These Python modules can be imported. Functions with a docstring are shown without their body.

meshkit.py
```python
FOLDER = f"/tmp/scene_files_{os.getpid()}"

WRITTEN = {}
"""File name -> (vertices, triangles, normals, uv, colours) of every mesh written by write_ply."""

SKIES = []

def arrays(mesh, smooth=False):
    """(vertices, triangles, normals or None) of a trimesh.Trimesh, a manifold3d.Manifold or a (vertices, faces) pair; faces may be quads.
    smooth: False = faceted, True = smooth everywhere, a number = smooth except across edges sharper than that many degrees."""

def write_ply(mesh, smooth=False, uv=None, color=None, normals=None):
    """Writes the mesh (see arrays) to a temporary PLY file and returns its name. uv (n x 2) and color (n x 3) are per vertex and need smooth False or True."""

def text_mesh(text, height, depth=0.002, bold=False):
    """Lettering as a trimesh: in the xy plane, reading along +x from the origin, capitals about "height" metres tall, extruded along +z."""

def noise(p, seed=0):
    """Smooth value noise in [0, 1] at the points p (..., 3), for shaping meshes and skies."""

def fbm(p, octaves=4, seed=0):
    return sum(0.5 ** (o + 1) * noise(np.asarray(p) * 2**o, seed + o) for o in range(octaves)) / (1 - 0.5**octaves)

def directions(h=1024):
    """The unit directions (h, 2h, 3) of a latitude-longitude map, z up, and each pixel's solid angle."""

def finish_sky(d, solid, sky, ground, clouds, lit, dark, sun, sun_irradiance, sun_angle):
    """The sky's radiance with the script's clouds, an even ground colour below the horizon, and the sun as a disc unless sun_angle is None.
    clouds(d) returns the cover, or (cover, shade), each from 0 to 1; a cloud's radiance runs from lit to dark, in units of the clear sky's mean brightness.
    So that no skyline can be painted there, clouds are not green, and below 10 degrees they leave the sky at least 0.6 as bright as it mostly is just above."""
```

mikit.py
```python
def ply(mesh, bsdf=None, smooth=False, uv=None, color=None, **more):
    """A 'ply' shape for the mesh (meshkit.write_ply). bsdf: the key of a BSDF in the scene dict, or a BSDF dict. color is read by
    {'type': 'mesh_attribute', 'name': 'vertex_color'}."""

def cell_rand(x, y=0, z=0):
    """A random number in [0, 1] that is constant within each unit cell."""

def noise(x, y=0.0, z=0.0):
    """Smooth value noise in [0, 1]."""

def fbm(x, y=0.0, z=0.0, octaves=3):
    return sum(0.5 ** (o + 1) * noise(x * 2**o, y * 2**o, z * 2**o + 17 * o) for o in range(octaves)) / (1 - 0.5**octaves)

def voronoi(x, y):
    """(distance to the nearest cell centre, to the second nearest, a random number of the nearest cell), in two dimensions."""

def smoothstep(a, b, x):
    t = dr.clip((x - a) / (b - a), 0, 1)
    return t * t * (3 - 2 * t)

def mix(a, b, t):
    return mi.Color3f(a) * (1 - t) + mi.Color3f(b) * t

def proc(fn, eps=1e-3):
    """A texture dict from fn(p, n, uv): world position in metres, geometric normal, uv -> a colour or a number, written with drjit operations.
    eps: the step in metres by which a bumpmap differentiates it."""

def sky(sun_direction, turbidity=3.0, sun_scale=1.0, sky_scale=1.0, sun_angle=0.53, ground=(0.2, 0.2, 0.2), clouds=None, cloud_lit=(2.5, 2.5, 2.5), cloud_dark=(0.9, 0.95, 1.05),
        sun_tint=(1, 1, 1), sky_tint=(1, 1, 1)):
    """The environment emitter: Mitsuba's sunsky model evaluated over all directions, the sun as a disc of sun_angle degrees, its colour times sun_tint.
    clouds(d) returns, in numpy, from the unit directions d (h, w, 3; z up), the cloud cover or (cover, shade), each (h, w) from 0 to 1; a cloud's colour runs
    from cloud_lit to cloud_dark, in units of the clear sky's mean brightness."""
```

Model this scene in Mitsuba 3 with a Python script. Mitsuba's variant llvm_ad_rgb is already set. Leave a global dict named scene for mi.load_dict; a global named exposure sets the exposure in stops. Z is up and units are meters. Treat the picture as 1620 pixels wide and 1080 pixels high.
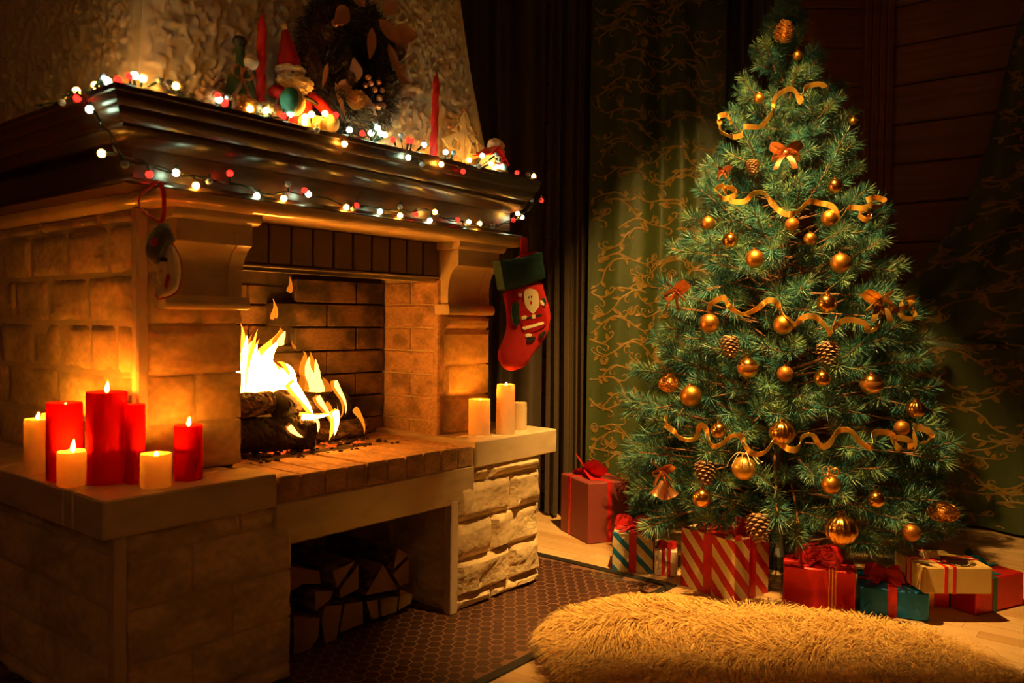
import math, random, json
import numpy as np, trimesh, shapely, mitsuba as mi, drjit as dr, mikit, meshkit
from shapely.geometry import Polygon, Point
from scipy.spatial import Delaunay
from mikit import noise, fbm, voronoi, cell_rand, smoothstep, mix

scene, labels = {}, {}
T = mi.ScalarTransform4f
random.seed(4); RNG = np.random.default_rng(4)

# ------------------------------------------------------------------ camera, light, exposure
exposure = 5.0
CAM = np.array([0.0, 0.0, 0.9284]); PITCH, ROLL, FPX = 0.0241, 0.0114, 1298.97
scene['camera'] = {
    'type': 'thinlens', 'fov': math.degrees(2 * math.atan(810 / FPX)), 'fov_axis': 'x',
    'aperture_radius': 0.005, 'focus_distance': 2.9, 'near_clip': 0.05, 'far_clip': 50.0,
    'to_world': T().look_at(origin=CAM.tolist(), target=[0, math.cos(PITCH), 0.9284 - math.sin(PITCH)],
                            up=[-math.sin(ROLL), 0, math.cos(ROLL)])}
LAMP = np.array([0.56, 2.20, 2.36])            # the spot lamp under the ceiling, above the frame
LAMP_AIM = np.array([0.45, 3.00, 0.40])
POWER = 2.0 ** -exposure                        # lights in display units
LAMP_LIGHT = [32000.0, 17300.0, 4100.0]        # its small bright disc, set deep in a snoot with added barn doors
CANDLE = [640.0, 180.0, 9.0]
FIRE_CORE, FIRE_MID, FIRE_WARM, FIRE_EDGE = [95.0, 31.0, 2.8], [5.0, 1.0, 0.05], [15.0, 4.6, 0.40], [1.5, 0.28, 0.01]
BULB = {'w': [90.0, 34.0, 3.2], 'c': [27.0, 40.0, 25.0], 'r': [7.0, 0.08, 0.04]}

# ------------------------------------------------------------------ helpers
YAW = 0.6795; CY, SY = math.cos(YAW), math.sin(YAW)
E1, E2, O = np.array([SY, CY, 0.0]), np.array([-CY, SY, 0.0]), np.array([-0.589, 2.0669, 0.0])

def W(p):
    """fireplace frame (along the front, into the wall, up) -> room"""
    p = np.atleast_2d(np.asarray(p, float))
    return O + p[:, :1] * E1 + p[:, 1:2] * E2 + p[:, 2:3] * np.array([0, 0, 1.0])

def numbered(name):
    if name not in USED:
        USED.add(name); return name
    k = COUNT.get(name, 0) + 1
    while f'{name}_{k:03d}' in USED: k += 1
    COUNT[name] = k; USED.add(f'{name}_{k:03d}')
    return f'{name}_{k:03d}'
USED, COUNT = set(), {}

def thing(name, label=None, category=None, group=None, kind=None):
    key = numbered(name); d = {}
    if label: d['label'] = label
    if category: d['category'] = category
    if group: d['group'] = group
    if kind: d['kind'] = kind
    if d: labels[key] = d
    return key

def put(parent, name, mesh, bsdf, smooth=False, label=None, kind=None, **more):
    key = numbered(parent + '__' + name) if parent else numbered(name)
    scene[key] = mesh if isinstance(mesh, dict) else mikit.ply(mesh, bsdf, smooth=smooth, **more)
    if label or kind: labels[key] = {k: v for k, v in (('label', label), ('kind', kind)) if v}
    return key

def putself(key, mesh, bsdf, smooth=False, **more):
    scene[key] = mesh if isinstance(mesh, dict) else mikit.ply(mesh, bsdf, smooth=smooth, **more)
    return key

def mat_to(m): return T(np.asarray(m, float).tolist())

def frame(origin, x, z):
    """4x4 with columns x, y, z"""
    x = np.asarray(x, float); x = x / np.linalg.norm(x); z = np.asarray(z, float)
    z = z - x * (x @ z); z = z / np.linalg.norm(z); y = np.cross(z, x)
    m = np.eye(4); m[:3, 0], m[:3, 1], m[:3, 2], m[:3, 3] = x, y, z, origin
    return m

def xf(mesh, m):
    m = np.asarray(m, float); v = np.asarray(mesh.vertices) @ m[:3, :3].T + m[:3, 3]
    return trimesh.Trimesh(v, mesh.faces, process=False)

def cat(ms): 
    ms = [m for m in ms if m is not None and len(m.faces)]
    vs, fs, n = [], [], 0
    for m in ms:
        vs.append(np.asarray(m.vertices)); fs.append(np.asarray(m.faces) + n); n += len(m.vertices)
    return trimesh.Trimesh(np.vstack(vs), np.vstack(fs), process=False)

SG = np.array([[x, y, z] for x in (-1, 1) for y in (-1, 1) for z in (-1, 1)], float)
_cv = np.array([[s[j] * (1 if j == k else 0.7) for j in range(3)] for s in SG for k in range(3)])
_h = trimesh.convex.convex_hull(_cv)
from scipy.spatial import cKDTree as _KD
CF = _KD(_cv).query(_h.vertices)[1][_h.faces]

def cbox(lo, hi, c=0.003):
    lo, hi = np.asarray(lo, float), np.asarray(hi, float); ce, h = (lo + hi) / 2, (hi - lo) / 2
    c = min(c, h.min() * 0.8)
    v = np.array([[s[j] * (h[j] if j == k else h[j] - c) for j in range(3)] for s in SG for k in range(3)]) + ce
    return trimesh.Trimesh(v, CF, process=False)

def lbox(lo, hi, c=0.003):
    b = cbox(lo, hi, c); return trimesh.Trimesh(W(b.vertices), b.faces, process=False)

def sweep_tube(pts, r, n=6, closed=False):
    p = np.asarray(pts, float); rr = np.broadcast_to(r, (len(p),))
    t = np.gradient(p, axis=0) if not closed else np.roll(p, -1, 0) - np.roll(p, 1, 0)
    t /= np.linalg.norm(t, axis=1, keepdims=True) + 1e-12
    a = np.cross(t, [0.13, 0.31, 0.94]); a /= np.linalg.norm(a, axis=1, keepdims=True) + 1e-12
    b = np.cross(t, a); ang = np.arange(n) * 2 * np.pi / n
    v = p[:, None] + rr[:, None, None] * (np.cos(ang)[None, :, None] * a[:, None] + np.sin(ang)[None, :, None] * b[:, None])
    m = len(p); rows = m if closed else m - 1
    i, j = np.meshgrid(np.arange(rows), np.arange(n), indexing='ij'); i2 = (i + 1) % m
    q = np.stack([i * n + j, i * n + (j + 1) % n, i2 * n + (j + 1) % n, i2 * n + j], -1).reshape(-1, 4)
    f = np.vstack([q[:, [0, 1, 2]], q[:, [0, 2, 3]]]); v = v.reshape(-1, 3)
    if not closed:
        k = len(v); v = np.vstack([v, p[0], p[-1]])
        f = np.vstack([f, [[k, (a_ + 1) % n, a_] for a_ in range(n)], [[k + 1, (m - 1) * n + a_, (m - 1) * n + (a_ + 1) % n] for a_ in range(n)]])
    return trimesh.Trimesh(v, f, process=False)

def spline(pts, n):
    from scipy.interpolate import CubicSpline
    p = np.asarray(pts, float); d = np.r_[0, np.cumsum(np.linalg.norm(np.diff(p, axis=0), axis=1) ** 0.5 + 1e-6)]
    return CubicSpline(d, p)(np.linspace(0, d[-1], n))

def strip(pts, wdir, width, thick=0.0006):
    """a ribbon: centre line, width directions, width"""
    p = np.asarray(pts, float); w = np.broadcast_to(np.asarray(wdir, float), p.shape).copy()
    w /= np.linalg.norm(w, axis=1, keepdims=True) + 1e-12
    ww = np.broadcast_to(width, (len(p),))[:, None] * 0.5
    t = np.gradient(p, axis=0); n = np.cross(t, w); n /= np.linalg.norm(n, axis=1, keepdims=True) + 1e-12
    v = np.stack([p - w * ww + n * thick, p + w * ww + n * thick, p + w * ww - n * thick, p - w * ww - n * thick], 1).reshape(-1, 3)
    f = []
    for i in range(len(p) - 1):
        for a, b in ((0, 1), (1, 2), (2, 3), (3, 0)):
            f += [[4 * i + a, 4 * i + b, 4 * i + 4 + b], [4 * i + a, 4 * i + 4 + b, 4 * i + 4 + a]]
    e = 4 * (len(p) - 1); f += [[0, 2, 1], [0, 3, 2], [e, e + 1, e + 2], [e, e + 2, e + 3]]
    return trimesh.Trimesh(v, f, process=False)

def lathe(profile, n=24, ribs=0, rib=0.0, ends=True):
    pr = np.asarray(profile, float); a = np.arange(n) * 2 * np.pi / n
    k = 1 + (rib * np.abs(np.cos(a * ribs / 2)) if ribs else 0 * a)
    v = np.stack([pr[:, None, 0] * (np.cos(a) * k)[None], pr[:, None, 0] * (np.sin(a) * k)[None], np.broadcast_to(pr[:, None, 1], (len(pr), n))], -1).reshape(-1, 3)
    i, j = np.meshgrid(np.arange(len(pr) - 1), np.arange(n), indexing='ij')
    q = np.stack([i * n + j, i * n + (j + 1) % n, (i + 1) * n + (j + 1) % n, (i + 1) * n + j], -1).reshape(-1, 4)
    f = np.vstack([q[:, [0, 1, 2]], q[:, [0, 2, 3]]])
    if ends:
        m = len(v); v = np.vstack([v, [0, 0, pr[0, 1]], [0, 0, pr[-1, 1]]])
        f = np.vstack([f, [[m, (x + 1) % n, x] for x in range(n)], [[m + 1, (len(pr) - 1) * n + x, (len(pr) - 1) * n + (x + 1) % n] for x in range(n)]])
    return trimesh.Trimesh(v, f, process=False)

def ball_profile(r, n=12): 
    a = np.linspace(-np.pi / 2, np.pi / 2, n + 1)[1:-1]; return np.stack([r * np.cos(a), r * np.sin(a)], 1)

def chaikin(p, k=2):
    p = np.asarray(p, float)
    for _ in range(k):
        q = np.roll(p, -1, 0); p = np.stack([0.75 * p + 0.25 * q, 0.25 * p + 0.75 * q], 1).reshape(-1, 2)
    return p

def puff(poly, th, h=None, back=1.0, edge=None, min_th=0.0):
    """inflated flat shape: (x, y, height) mesh, pillow-like"""
    poly = poly if isinstance(poly, Polygon) else Polygon(poly).buffer(0)
    if poly.geom_type != 'Polygon': poly = max(poly.geoms, key=lambda g: g.area)
    x0, y0, x1, y1 = poly.bounds; h = h or max(x1 - x0, y1 - y0) / 16
    ring = poly.exterior; nb = max(10, int(ring.length / h))
    bp = np.array([ring.interpolate(i / nb, normalized=True).coords[0] for i in range(nb)])
    gx, gy = np.meshgrid(np.arange(x0 + h / 2, x1, h), np.arange(y0 + h / 2, y1, h * 0.87)); gx[1::2] += h / 2
    g = np.stack([gx.ravel(), gy.ravel()], 1); pts_ = shapely.points(g)
    d = shapely.distance(ring, pts_); ok = shapely.contains(poly, pts_) & (d > 0.4 * h); g, d = g[ok], d[ok]
    p = np.vstack([bp, g]); d = np.r_[np.zeros(nb), d]
    tri = Delaunay(p).simplices; c = p[tri].mean(1); tri = tri[shapely.contains(poly, shapely.points(c))]
    a = p[tri]; cr = (a[:, 1, 0] - a[:, 0, 0]) * (a[:, 2, 1] - a[:, 0, 1]) - (a[:, 1, 1] - a[:, 0, 1]) * (a[:, 2, 0] - a[:, 0, 0])
    tri[cr < 0] = tri[cr < 0][:, ::-1]
    e = edge or max(d.max(), 1e-6); q = np.clip(d / e, 0, 1); hh = min_th + th * np.sqrt(1 - (1 - q) ** 2)
    n = len(p); v = np.vstack([np.c_[p, hh], np.c_[p, -hh * back]])
    f = np.vstack([tri, tri[:, ::-1] + n])
    if min_th > 0:
        i = np.arange(nb); j = (i + 1) % nb
        s = 1 if ring.is_ccw else -1
        side = np.vstack([np.c_[i, i + n, j], np.c_[j, i + n, j + n]]); f = np.vstack([f, side if s > 0 else side[:, ::-1]])
    return trimesh.Trimesh(v, f, process=False)

def on_front(mesh, t):
    """(x, y, height) -> fireplace plane at depth t, height outward"""
    v = np.asarray(mesh.vertices); return trimesh.Trimesh(W(np.c_[v[:, 0], t - v[:, 2], v[:, 1]]), mesh.faces, process=False)

def extr(poly, d0, d1, fn):
    m = trimesh.creation.extrude_polygon(Polygon(poly).buffer(0), 1.0, engine='earcut')
    v = np.asarray(m.vertices); return trimesh.Trimesh(fn(v[:, 0], v[:, 1], d0 + (d1 - d0) * v[:, 2]), m.faces, process=False)

# ------------------------------------------------------------------ materials
def mat(key, color, rough=0.6, metallic=0.0, bump=None, bump_eps=1e-3, two=True, **more):
    base = {'type': 'principled', 'base_color': {'type': 'rgb', 'value': list(color)} if not callable(color) else mikit.proc(color),
            'roughness': rough if not callable(rough) else mikit.proc(rough), 'metallic': metallic, **more}
    if bump: base = {'type': 'bumpmap', 'arbitrary': {**mikit.proc(bump, bump_eps)}, 'scale': 1.0, 'bsdf': base}
    scene[key] = {'type': 'twosided', 'bsdf': base} if two else base
    return key

mat('mat_stone', lambda p, n, uv: mix((0.66, 0.49, 0.27), (0.47, 0.34, 0.185), smoothstep(0.35, 0.72, fbm(p.x * 9, p.y * 9, p.z * 11, 4))) * (0.75 + 0.5 * fbm(p.x * 70, p.y * 70, p.z * 70, 3)), 0.85,
    bump=lambda p, n, uv: 0.004 * fbm(p.x * 90, p.y * 90, p.z * 90, 3))
mat('mat_mortar', (0.52, 0.39, 0.23), 0.9)
mat('mat_strip', lambda p, n, uv: mix((0.60, 0.46, 0.32), (0.50, 0.37, 0.25), fbm(p.x * 20, p.y * 20, p.z * 7, 3)), 0.5)
mat('mat_marble', lambda p, n, uv: mix((0.62, 0.47, 0.28), (0.47, 0.345, 0.20), smoothstep(0.45, 0.85, fbm(p.x * 7 + 3 * fbm(p.x * 3, p.y * 3, p.z * 3, 2), p.y * 7, p.z * 13, 4))), 0.13, specular=0.5)
mat('mat_brick', lambda p, n, uv: mix((0.52, 0.29, 0.14), (0.28, 0.15, 0.075), smoothstep(0.4, 0.75, fbm(p.x * 14, p.y * 14, p.z * 14, 4))) * (0.7 + 0.6 * fbm(p.x * 120, p.y * 120, p.z * 120, 2)), 0.9,
    bump=lambda p, n, uv: 0.002 * fbm(p.x * 160, p.y * 160, p.z * 160, 2))
mat('mat_soot_brick', lambda p, n, uv: mix((0.22, 0.12, 0.065), (0.05, 0.034, 0.024), smoothstep(0.34, 0.60, fbm(p.x * 8, p.y * 8, p.z * 8, 4))) * (0.7 + 0.6 * fbm(p.x * 120, p.y * 120, p.z * 120, 2)), 0.9)
mat('mat_dark_brick', (0.13, 0.085, 0.055), 0.85)
mat('mat_soot', (0.06, 0.045, 0.035), 0.95)
mat('mat_steel', (0.35, 0.28, 0.2), 0.35, 0.9)
mat('mat_dark_wood', lambda p, n, uv: mix((0.055, 0.022, 0.010), (0.030, 0.013, 0.006), fbm((p.x + p.y) * 4, (p.x - p.y) * 4, p.z * 120, 3)), 0.33, clearcoat=0.5, clearcoat_gloss=0.6)
mat('mat_room_plaster', (0.62, 0.50, 0.36), 0.9)
mat('mat_trunk', (0.055, 0.04, 0.022), 0.8)
mat('mat_plaster', lambda p, n, uv: mix((0.60, 0.49, 0.31), (0.50, 0.40, 0.25), fbm(p.x * 12, p.y * 12, p.z * 12, 3)), 0.8)
mat('mat_wall_wood', lambda p, n, uv: mix((0.24, 0.085, 0.04), (0.13, 0.045, 0.022), fbm(p.x * 3, p.y * 3, p.z * 55, 4)), 0.5)
mat('mat_black', (0.02, 0.016, 0.013), 0.5)
mat('mat_tile', lambda p, n, uv: mix((0.075, 0.028, 0.018), (0.045, 0.019, 0.013), fbm(p.x * 24, p.y * 24, 0, 2)), 0.42)
mat('mat_grout', (0.17, 0.072, 0.035), 0.9)
for i_, (a_, b_) in enumerate((((0.62, 0.40, 0.19), (0.50, 0.30, 0.13)), ((0.56, 0.34, 0.15), (0.44, 0.25, 0.10)), ((0.68, 0.46, 0.23), (0.57, 0.36, 0.17)))):
    mat(f'mat_plank_{i_}', lambda p, n, uv, a_=a_, b_=b_, i_=i_: mix(a_, b_, fbm((p.x * CY - p.y * SY) * 2 + i_, (p.x * SY + p.y * CY) * 60 + i_ * 7, 0, 4)), 0.38)
mat('mat_fur', lambda p, n, uv: mix((0.80, 0.51, 0.15), (0.52, 0.31, 0.08), smoothstep(0.3, 0.7, fbm(p.x * 230, p.y * 230, 0, 2))), 0.7, sheen=0.3)
mat('mat_needles', lambda p, n, uv: mix((0.030, 0.15, 0.155), (0.17, 0.29, 0.13), smoothstep(0.35, 0.75, fbm(p.x * 24, p.y * 24, p.z * 24, 2))), 0.45)
mat('mat_twig', (0.26, 0.12, 0.05), 0.7)
mat('mat_gold', (0.86, 0.43, 0.08), 0.22, 1.0)
mat('mat_gold_satin', (0.72, 0.32, 0.055), 0.42, 1.0)
mat('mat_gold_matte', (0.50, 0.19, 0.035), 0.48, 0.85)
mat('mat_gold_ribbon', (0.84, 0.47, 0.09), 0.33, 0.75)
mat('mat_copper', (0.80, 0.36, 0.16), 0.3, 0.9)
mat('mat_cream', (0.80, 0.66, 0.42), 0.6)
mat('mat_cone', (0.33, 0.19, 0.09), 0.6)
mat('mat_cone_gold', (0.75, 0.42, 0.12), 0.4, 0.5)
mat('mat_red_cloth', (0.50, 0.012, 0.010), 0.8, sheen=0.5)
mat('mat_red_foil', (0.62, 0.018, 0.015), 0.3, 0.45)
mat('mat_red_ribbon', (0.60, 0.02, 0.02), 0.35)
mat('mat_purple_paper', (0.24, 0.045, 0.035), 0.55)
mat('mat_teal_foil', (0.005, 0.16, 0.50), 0.32, 0.35)
mat('mat_green_dark', (0.006, 0.042, 0.038), 0.7)
mat('mat_green_ribbon', (0.005, 0.09, 0.12), 0.35)
mat('mat_kraft', (0.56, 0.37, 0.12), 0.55)
mat('mat_white_paper', (0.74, 0.62, 0.44), 0.5)
mat('mat_curtain_brown', (0.075, 0.05, 0.027), 0.8, sheen=0.4)
mat('mat_curtain_green', lambda p, n, uv: mix((0.058, 0.078, 0.018), (0.036, 0.05, 0.012), fbm(p.x * 5, p.y * 5, p.z * 5, 3)), 0.5, sheen=0.5)
mat('mat_embroidery', (0.21, 0.125, 0.022), 0.45)
mat('mat_bark', lambda p, n, uv: mix((0.16, 0.085, 0.045), (0.04, 0.025, 0.017), smoothstep(0.35, 0.65, fbm(p.x * 40, p.y * 40, p.z * 60, 3))), 0.9)
mat('mat_char', lambda p, n, uv: mix((0.05, 0.032, 0.022), (0.012, 0.01, 0.009), fbm(p.x * 50, p.y * 50, p.z * 50, 3)), 0.9)
mat('mat_log_end', (0.27, 0.15, 0.08), 0.85)
mat('mat_ash', (0.30, 0.22, 0.15), 0.95)
mat('mat_wire', (0.012, 0.03, 0.018), 0.45)
mat('mat_bulb_off', (0.30, 0.42, 0.60), 0.12, specular=0.8)
mat('mat_wick', (0.02, 0.015, 0.012), 0.9)
mat('mat_green_glass', (0.035, 0.06, 0.022), 0.12, specular=0.8)
mat('mat_pale_cloth', (0.80, 0.62, 0.36), 0.85)
mat('mat_carved_wood', (0.70, 0.46, 0.16), 0.45)
mat('mat_teal_cloth', (0.04, 0.26, 0.22), 0.7)
mat('mat_stocking_gray', (0.66, 0.53, 0.35), 0.85)
mat('mat_stocking_dark', (0.085, 0.075, 0.05), 0.85)
mat('mat_skin', (0.65, 0.36, 0.2), 0.7)
mat('mat_berry', (0.62, 0.25, 0.10), 0.3)
mat('mat_dry_leaf', (0.50, 0.24, 0.13), 0.4)
mat('mat_wreath', (0.045, 0.034, 0.02), 0.7)
mat('mat_dark_cone', (0.13, 0.075, 0.04), 0.6)
def wax(key, color, t):
    scene[key] = {'type': 'principledthin', 'base_color': {'type': 'rgb', 'value': color}, 'roughness': 0.5, 'diff_trans': t, 'spec_trans': 0.0, 'eta': 1.35}
wax('mat_wax_cream', [0.86, 0.71, 0.44], 0.6)
wax('mat_wax_red', [0.60, 0.010, 0.008], 0.6)
scene['mat_amber_glass'] = {'type': 'principled', 'base_color': {'type': 'rgb', 'value': [0.95, 0.62, 0.22]}, 'roughness': 0.12, 'spec_trans': 0.6, 'eta': 1.4}
scene['mat_flame'] = {'type': 'diffuse', 'reflectance': {'type': 'rgb', 'value': 0.0}}

def emit(mesh, rad, weight, smooth=True):
    return {**mikit.ply(mesh, 'mat_flame', smooth=smooth), 'emitter': {'type': 'area', 'radiance': {'type': 'rgb', 'value': [x * POWER for x in rad]}, 'sampling_weight': weight}}
UPPER_BULBS = [[-0.412, 0.251, 1.421, "g"], [-0.385, 0.239, 1.452, "w"], [-0.412, 0.172, 1.418, "r"], [-0.412, 0.111, 1.384, "c"], [-0.385, 0.144, 1.448, "w"], [-0.385, 0.106, 1.46, "g"], [-0.385, 0.085, 1.447, "c"], [-0.412, 0.054, 1.281, "w"], [-0.412, -0.049, 1.246, "g"], [-0.383, 0.04, 1.442, "r"], [-0.359, 0.04, 1.456, "r"], [-0.347, 0.04, 1.461, "c"], [-0.328, 0.04, 1.459, "w"], [-0.289, 0.04, 1.462, "g"], [-0.266, 0.04, 1.463, "g"], [-0.251, 0.04, 1.46, "w"], [-0.142, 0.04, 1.453, "c"], [-0.126, 0.04, 1.447, "r"], [-0.144, 0.04, 1.46, "r"], [-0.117, 0.04, 1.463, "g"], [-0.057, 0.04, 1.448, "w"], [-0.01, 0.04, 1.453, "c"], [0.04, 0.04, 1.449, "r"], [0.062, 0.04, 1.46, "c"], [0.109, 0.04, 1.461, "w"], [0.114, 0.02, 1.466, "w"], [0.158, 0.02, 1.477, "w"], [0.194, 0.02, 1.48, "r"], [0.146, 0.04, 1.448, "g"], [0.12, 0.006, 1.424, "g"], [0.183, 0.04, 1.446, "g"], [0.258, 0.04, 1.455, "c"], [0.304, 0.04, 1.454, "r"], [0.336, 0.04, 1.461, "c"], [0.334, 0.02, 1.489, "g"], [0.345, 0.02, 1.473, "c"], [0.374, 0.04, 1.466, "c"], [0.39, 0.04, 1.466, "w"], [0.213, 0.006, 1.404, "w"], [0.421, 0.04, 1.457, "r"], [0.433, 0.02, 1.47, "g"], [0.483, 0.04, 1.466, "r"], [0.496, 0.04, 1.467, "r"], [0.549, 0.04, 1.465, "c"], [0.451, 0.006, 1.406, "c"], [0.508, 0.006, 1.395, "g"], [0.59, 0.006, 1.408, "w"], [0.644, 0.04, 1.458, "c"], [0.681, 0.04, 1.462, "g"], [0.689, 0.006, 1.401, "r"], [0.755, 0.04, 1.451, "w"], [0.765, 0.006, 1.429, "g"], [0.796, 0.02, 1.47, "c"], [0.863, 0.04, 1.456, "w"], [0.867, 0.02, 1.484, "g"], [0.921, 0.04, 1.454, "c"], [1.004, 0.04, 1.447, "r"], [1.065, 0.04, 1.45, "g"], [1.1, 0.04, 1.449, "w"]]
LOWER_BULBS = [[-0.302, 0.062, 1.253, "r"], [-0.238, 0.062, 1.266, "c"], [-0.188, 0.062, 1.243, "w"], [-0.154, 0.062, 1.258, "g"], [-0.098, 0.062, 1.285, "r"], [-0.022, 0.062, 1.239, "c"], [0.059, 0.062, 1.243, "w"], [0.072, 0.062, 1.282, "g"], [0.125, 0.062, 1.272, "r"], [0.137, 0.062, 1.264, "c"], [0.267, 0.062, 1.244, "w"], [0.303, 0.062, 1.253, "r"], [0.292, 0.062, 1.242, "g"], [0.392, 0.062, 1.246, "c"], [0.472, 0.062, 1.269, "g"], [0.473, 0.062, 1.243, "w"], [0.538, 0.062, 1.254, "r"], [0.621, 0.062, 1.27, "w"], [0.599, 0.062, 1.242, "c"], [0.726, 0.062, 1.256, "r"], [0.751, 0.062, 1.24, "g"], [0.78, 0.062, 1.255, "c"], [0.835, 0.062, 1.255, "w"], [0.901, 0.062, 1.252, "g"], [1.011, 0.06, 1.285, "r"], [1.061, 0.06, 1.3, "c"], [1.035, 0.06, 1.31, "w"], [1.115, 0.06, 1.368, "g"], [1.174, 0.06, 1.373, "r"]]
ORNAMENTS = [[0.685, 2.9, 1.283, 0.0246, "satin"], [0.74, 2.808, 1.213, 0.027, "shiny"], [0.804, 2.736, 1.147, 0.0305, "satin"], [0.923, 2.728, 1.261, 0.0231, "matte"], [0.974, 2.7, 1.211, 0.0208, "satin"], [1.043, 2.72, 1.281, 0.0272, "satin"], [1.066, 2.676, 1.131, 0.033, "satin"], [1.075, 2.76, 1.394, 0.0255, "shiny"], [1.008, 2.636, 0.998, 0.0315, "shiny"], [0.664, 2.768, 0.931, 0.033, "satin"], [0.871, 2.64, 0.928, 0.0315, "satin"], [0.761, 2.648, 0.788, 0.0336, "banded"], [0.867, 2.6, 0.773, 0.025, "matte"], [0.976, 2.576, 0.761, 0.0258, "shiny"], [1.131, 2.576, 0.745, 0.0337, "banded"], [0.599, 2.736, 0.688, 0.0358, "satin"], [1.285, 2.604, 0.665, 0.0281, "ribbed"], [0.668, 2.632, 0.586, 0.0263, "shiny"], [0.843, 2.548, 0.592, 0.0373, "ribbed"], [0.974, 2.484, 0.444, 0.0287, "curl"], [0.616, 2.628, 0.369, 0.0303, "shiny"], [1.006, 2.48, 0.308, 0.0458, "glass"], [1.237, 2.516, 0.293, 0.0271, "matte"], [1.114, 2.488, 0.4, 0.0249, "shiny"], [1.222, 2.56, 0.61, 0.0236, "matte"], [1.004, 2.944, 1.885, 0.017, "satin"], [0.865, 2.928, 1.728, 0.0192, "satin"], [1.182, 2.884, 1.641, 0.0133, "satin"], [0.543, 2.824, 0.72, 0.037, "wire"], [1.365, 2.576, 0.344, 0.0476, "wire"], [0.73, 2.56, 0.479, 0.0374, "tassel"]]
TREE_CONES = [[0.965, 2.992, 1.946, 0.035, 1], [0.777, 2.568, 0.335, 0.039, 0], [0.723, 2.74, 0.887, 0.032, 0], [0.631, 2.668, 0.481, 0.035, 0], [1.009, 2.636, 0.874, 0.035, 0], [0.83, 2.876, 1.497, 0.023, 0]]
TREE_BOWS = [[0.917, 2.788, 1.504, 0.062], [0.577, 2.88, 1.034, 0.067], [1.168, 2.628, 1.001, 0.065], [0.502, 2.684, 0.44, 0.051], [0.738, 2.892, 1.461, 0.032]]
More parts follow.
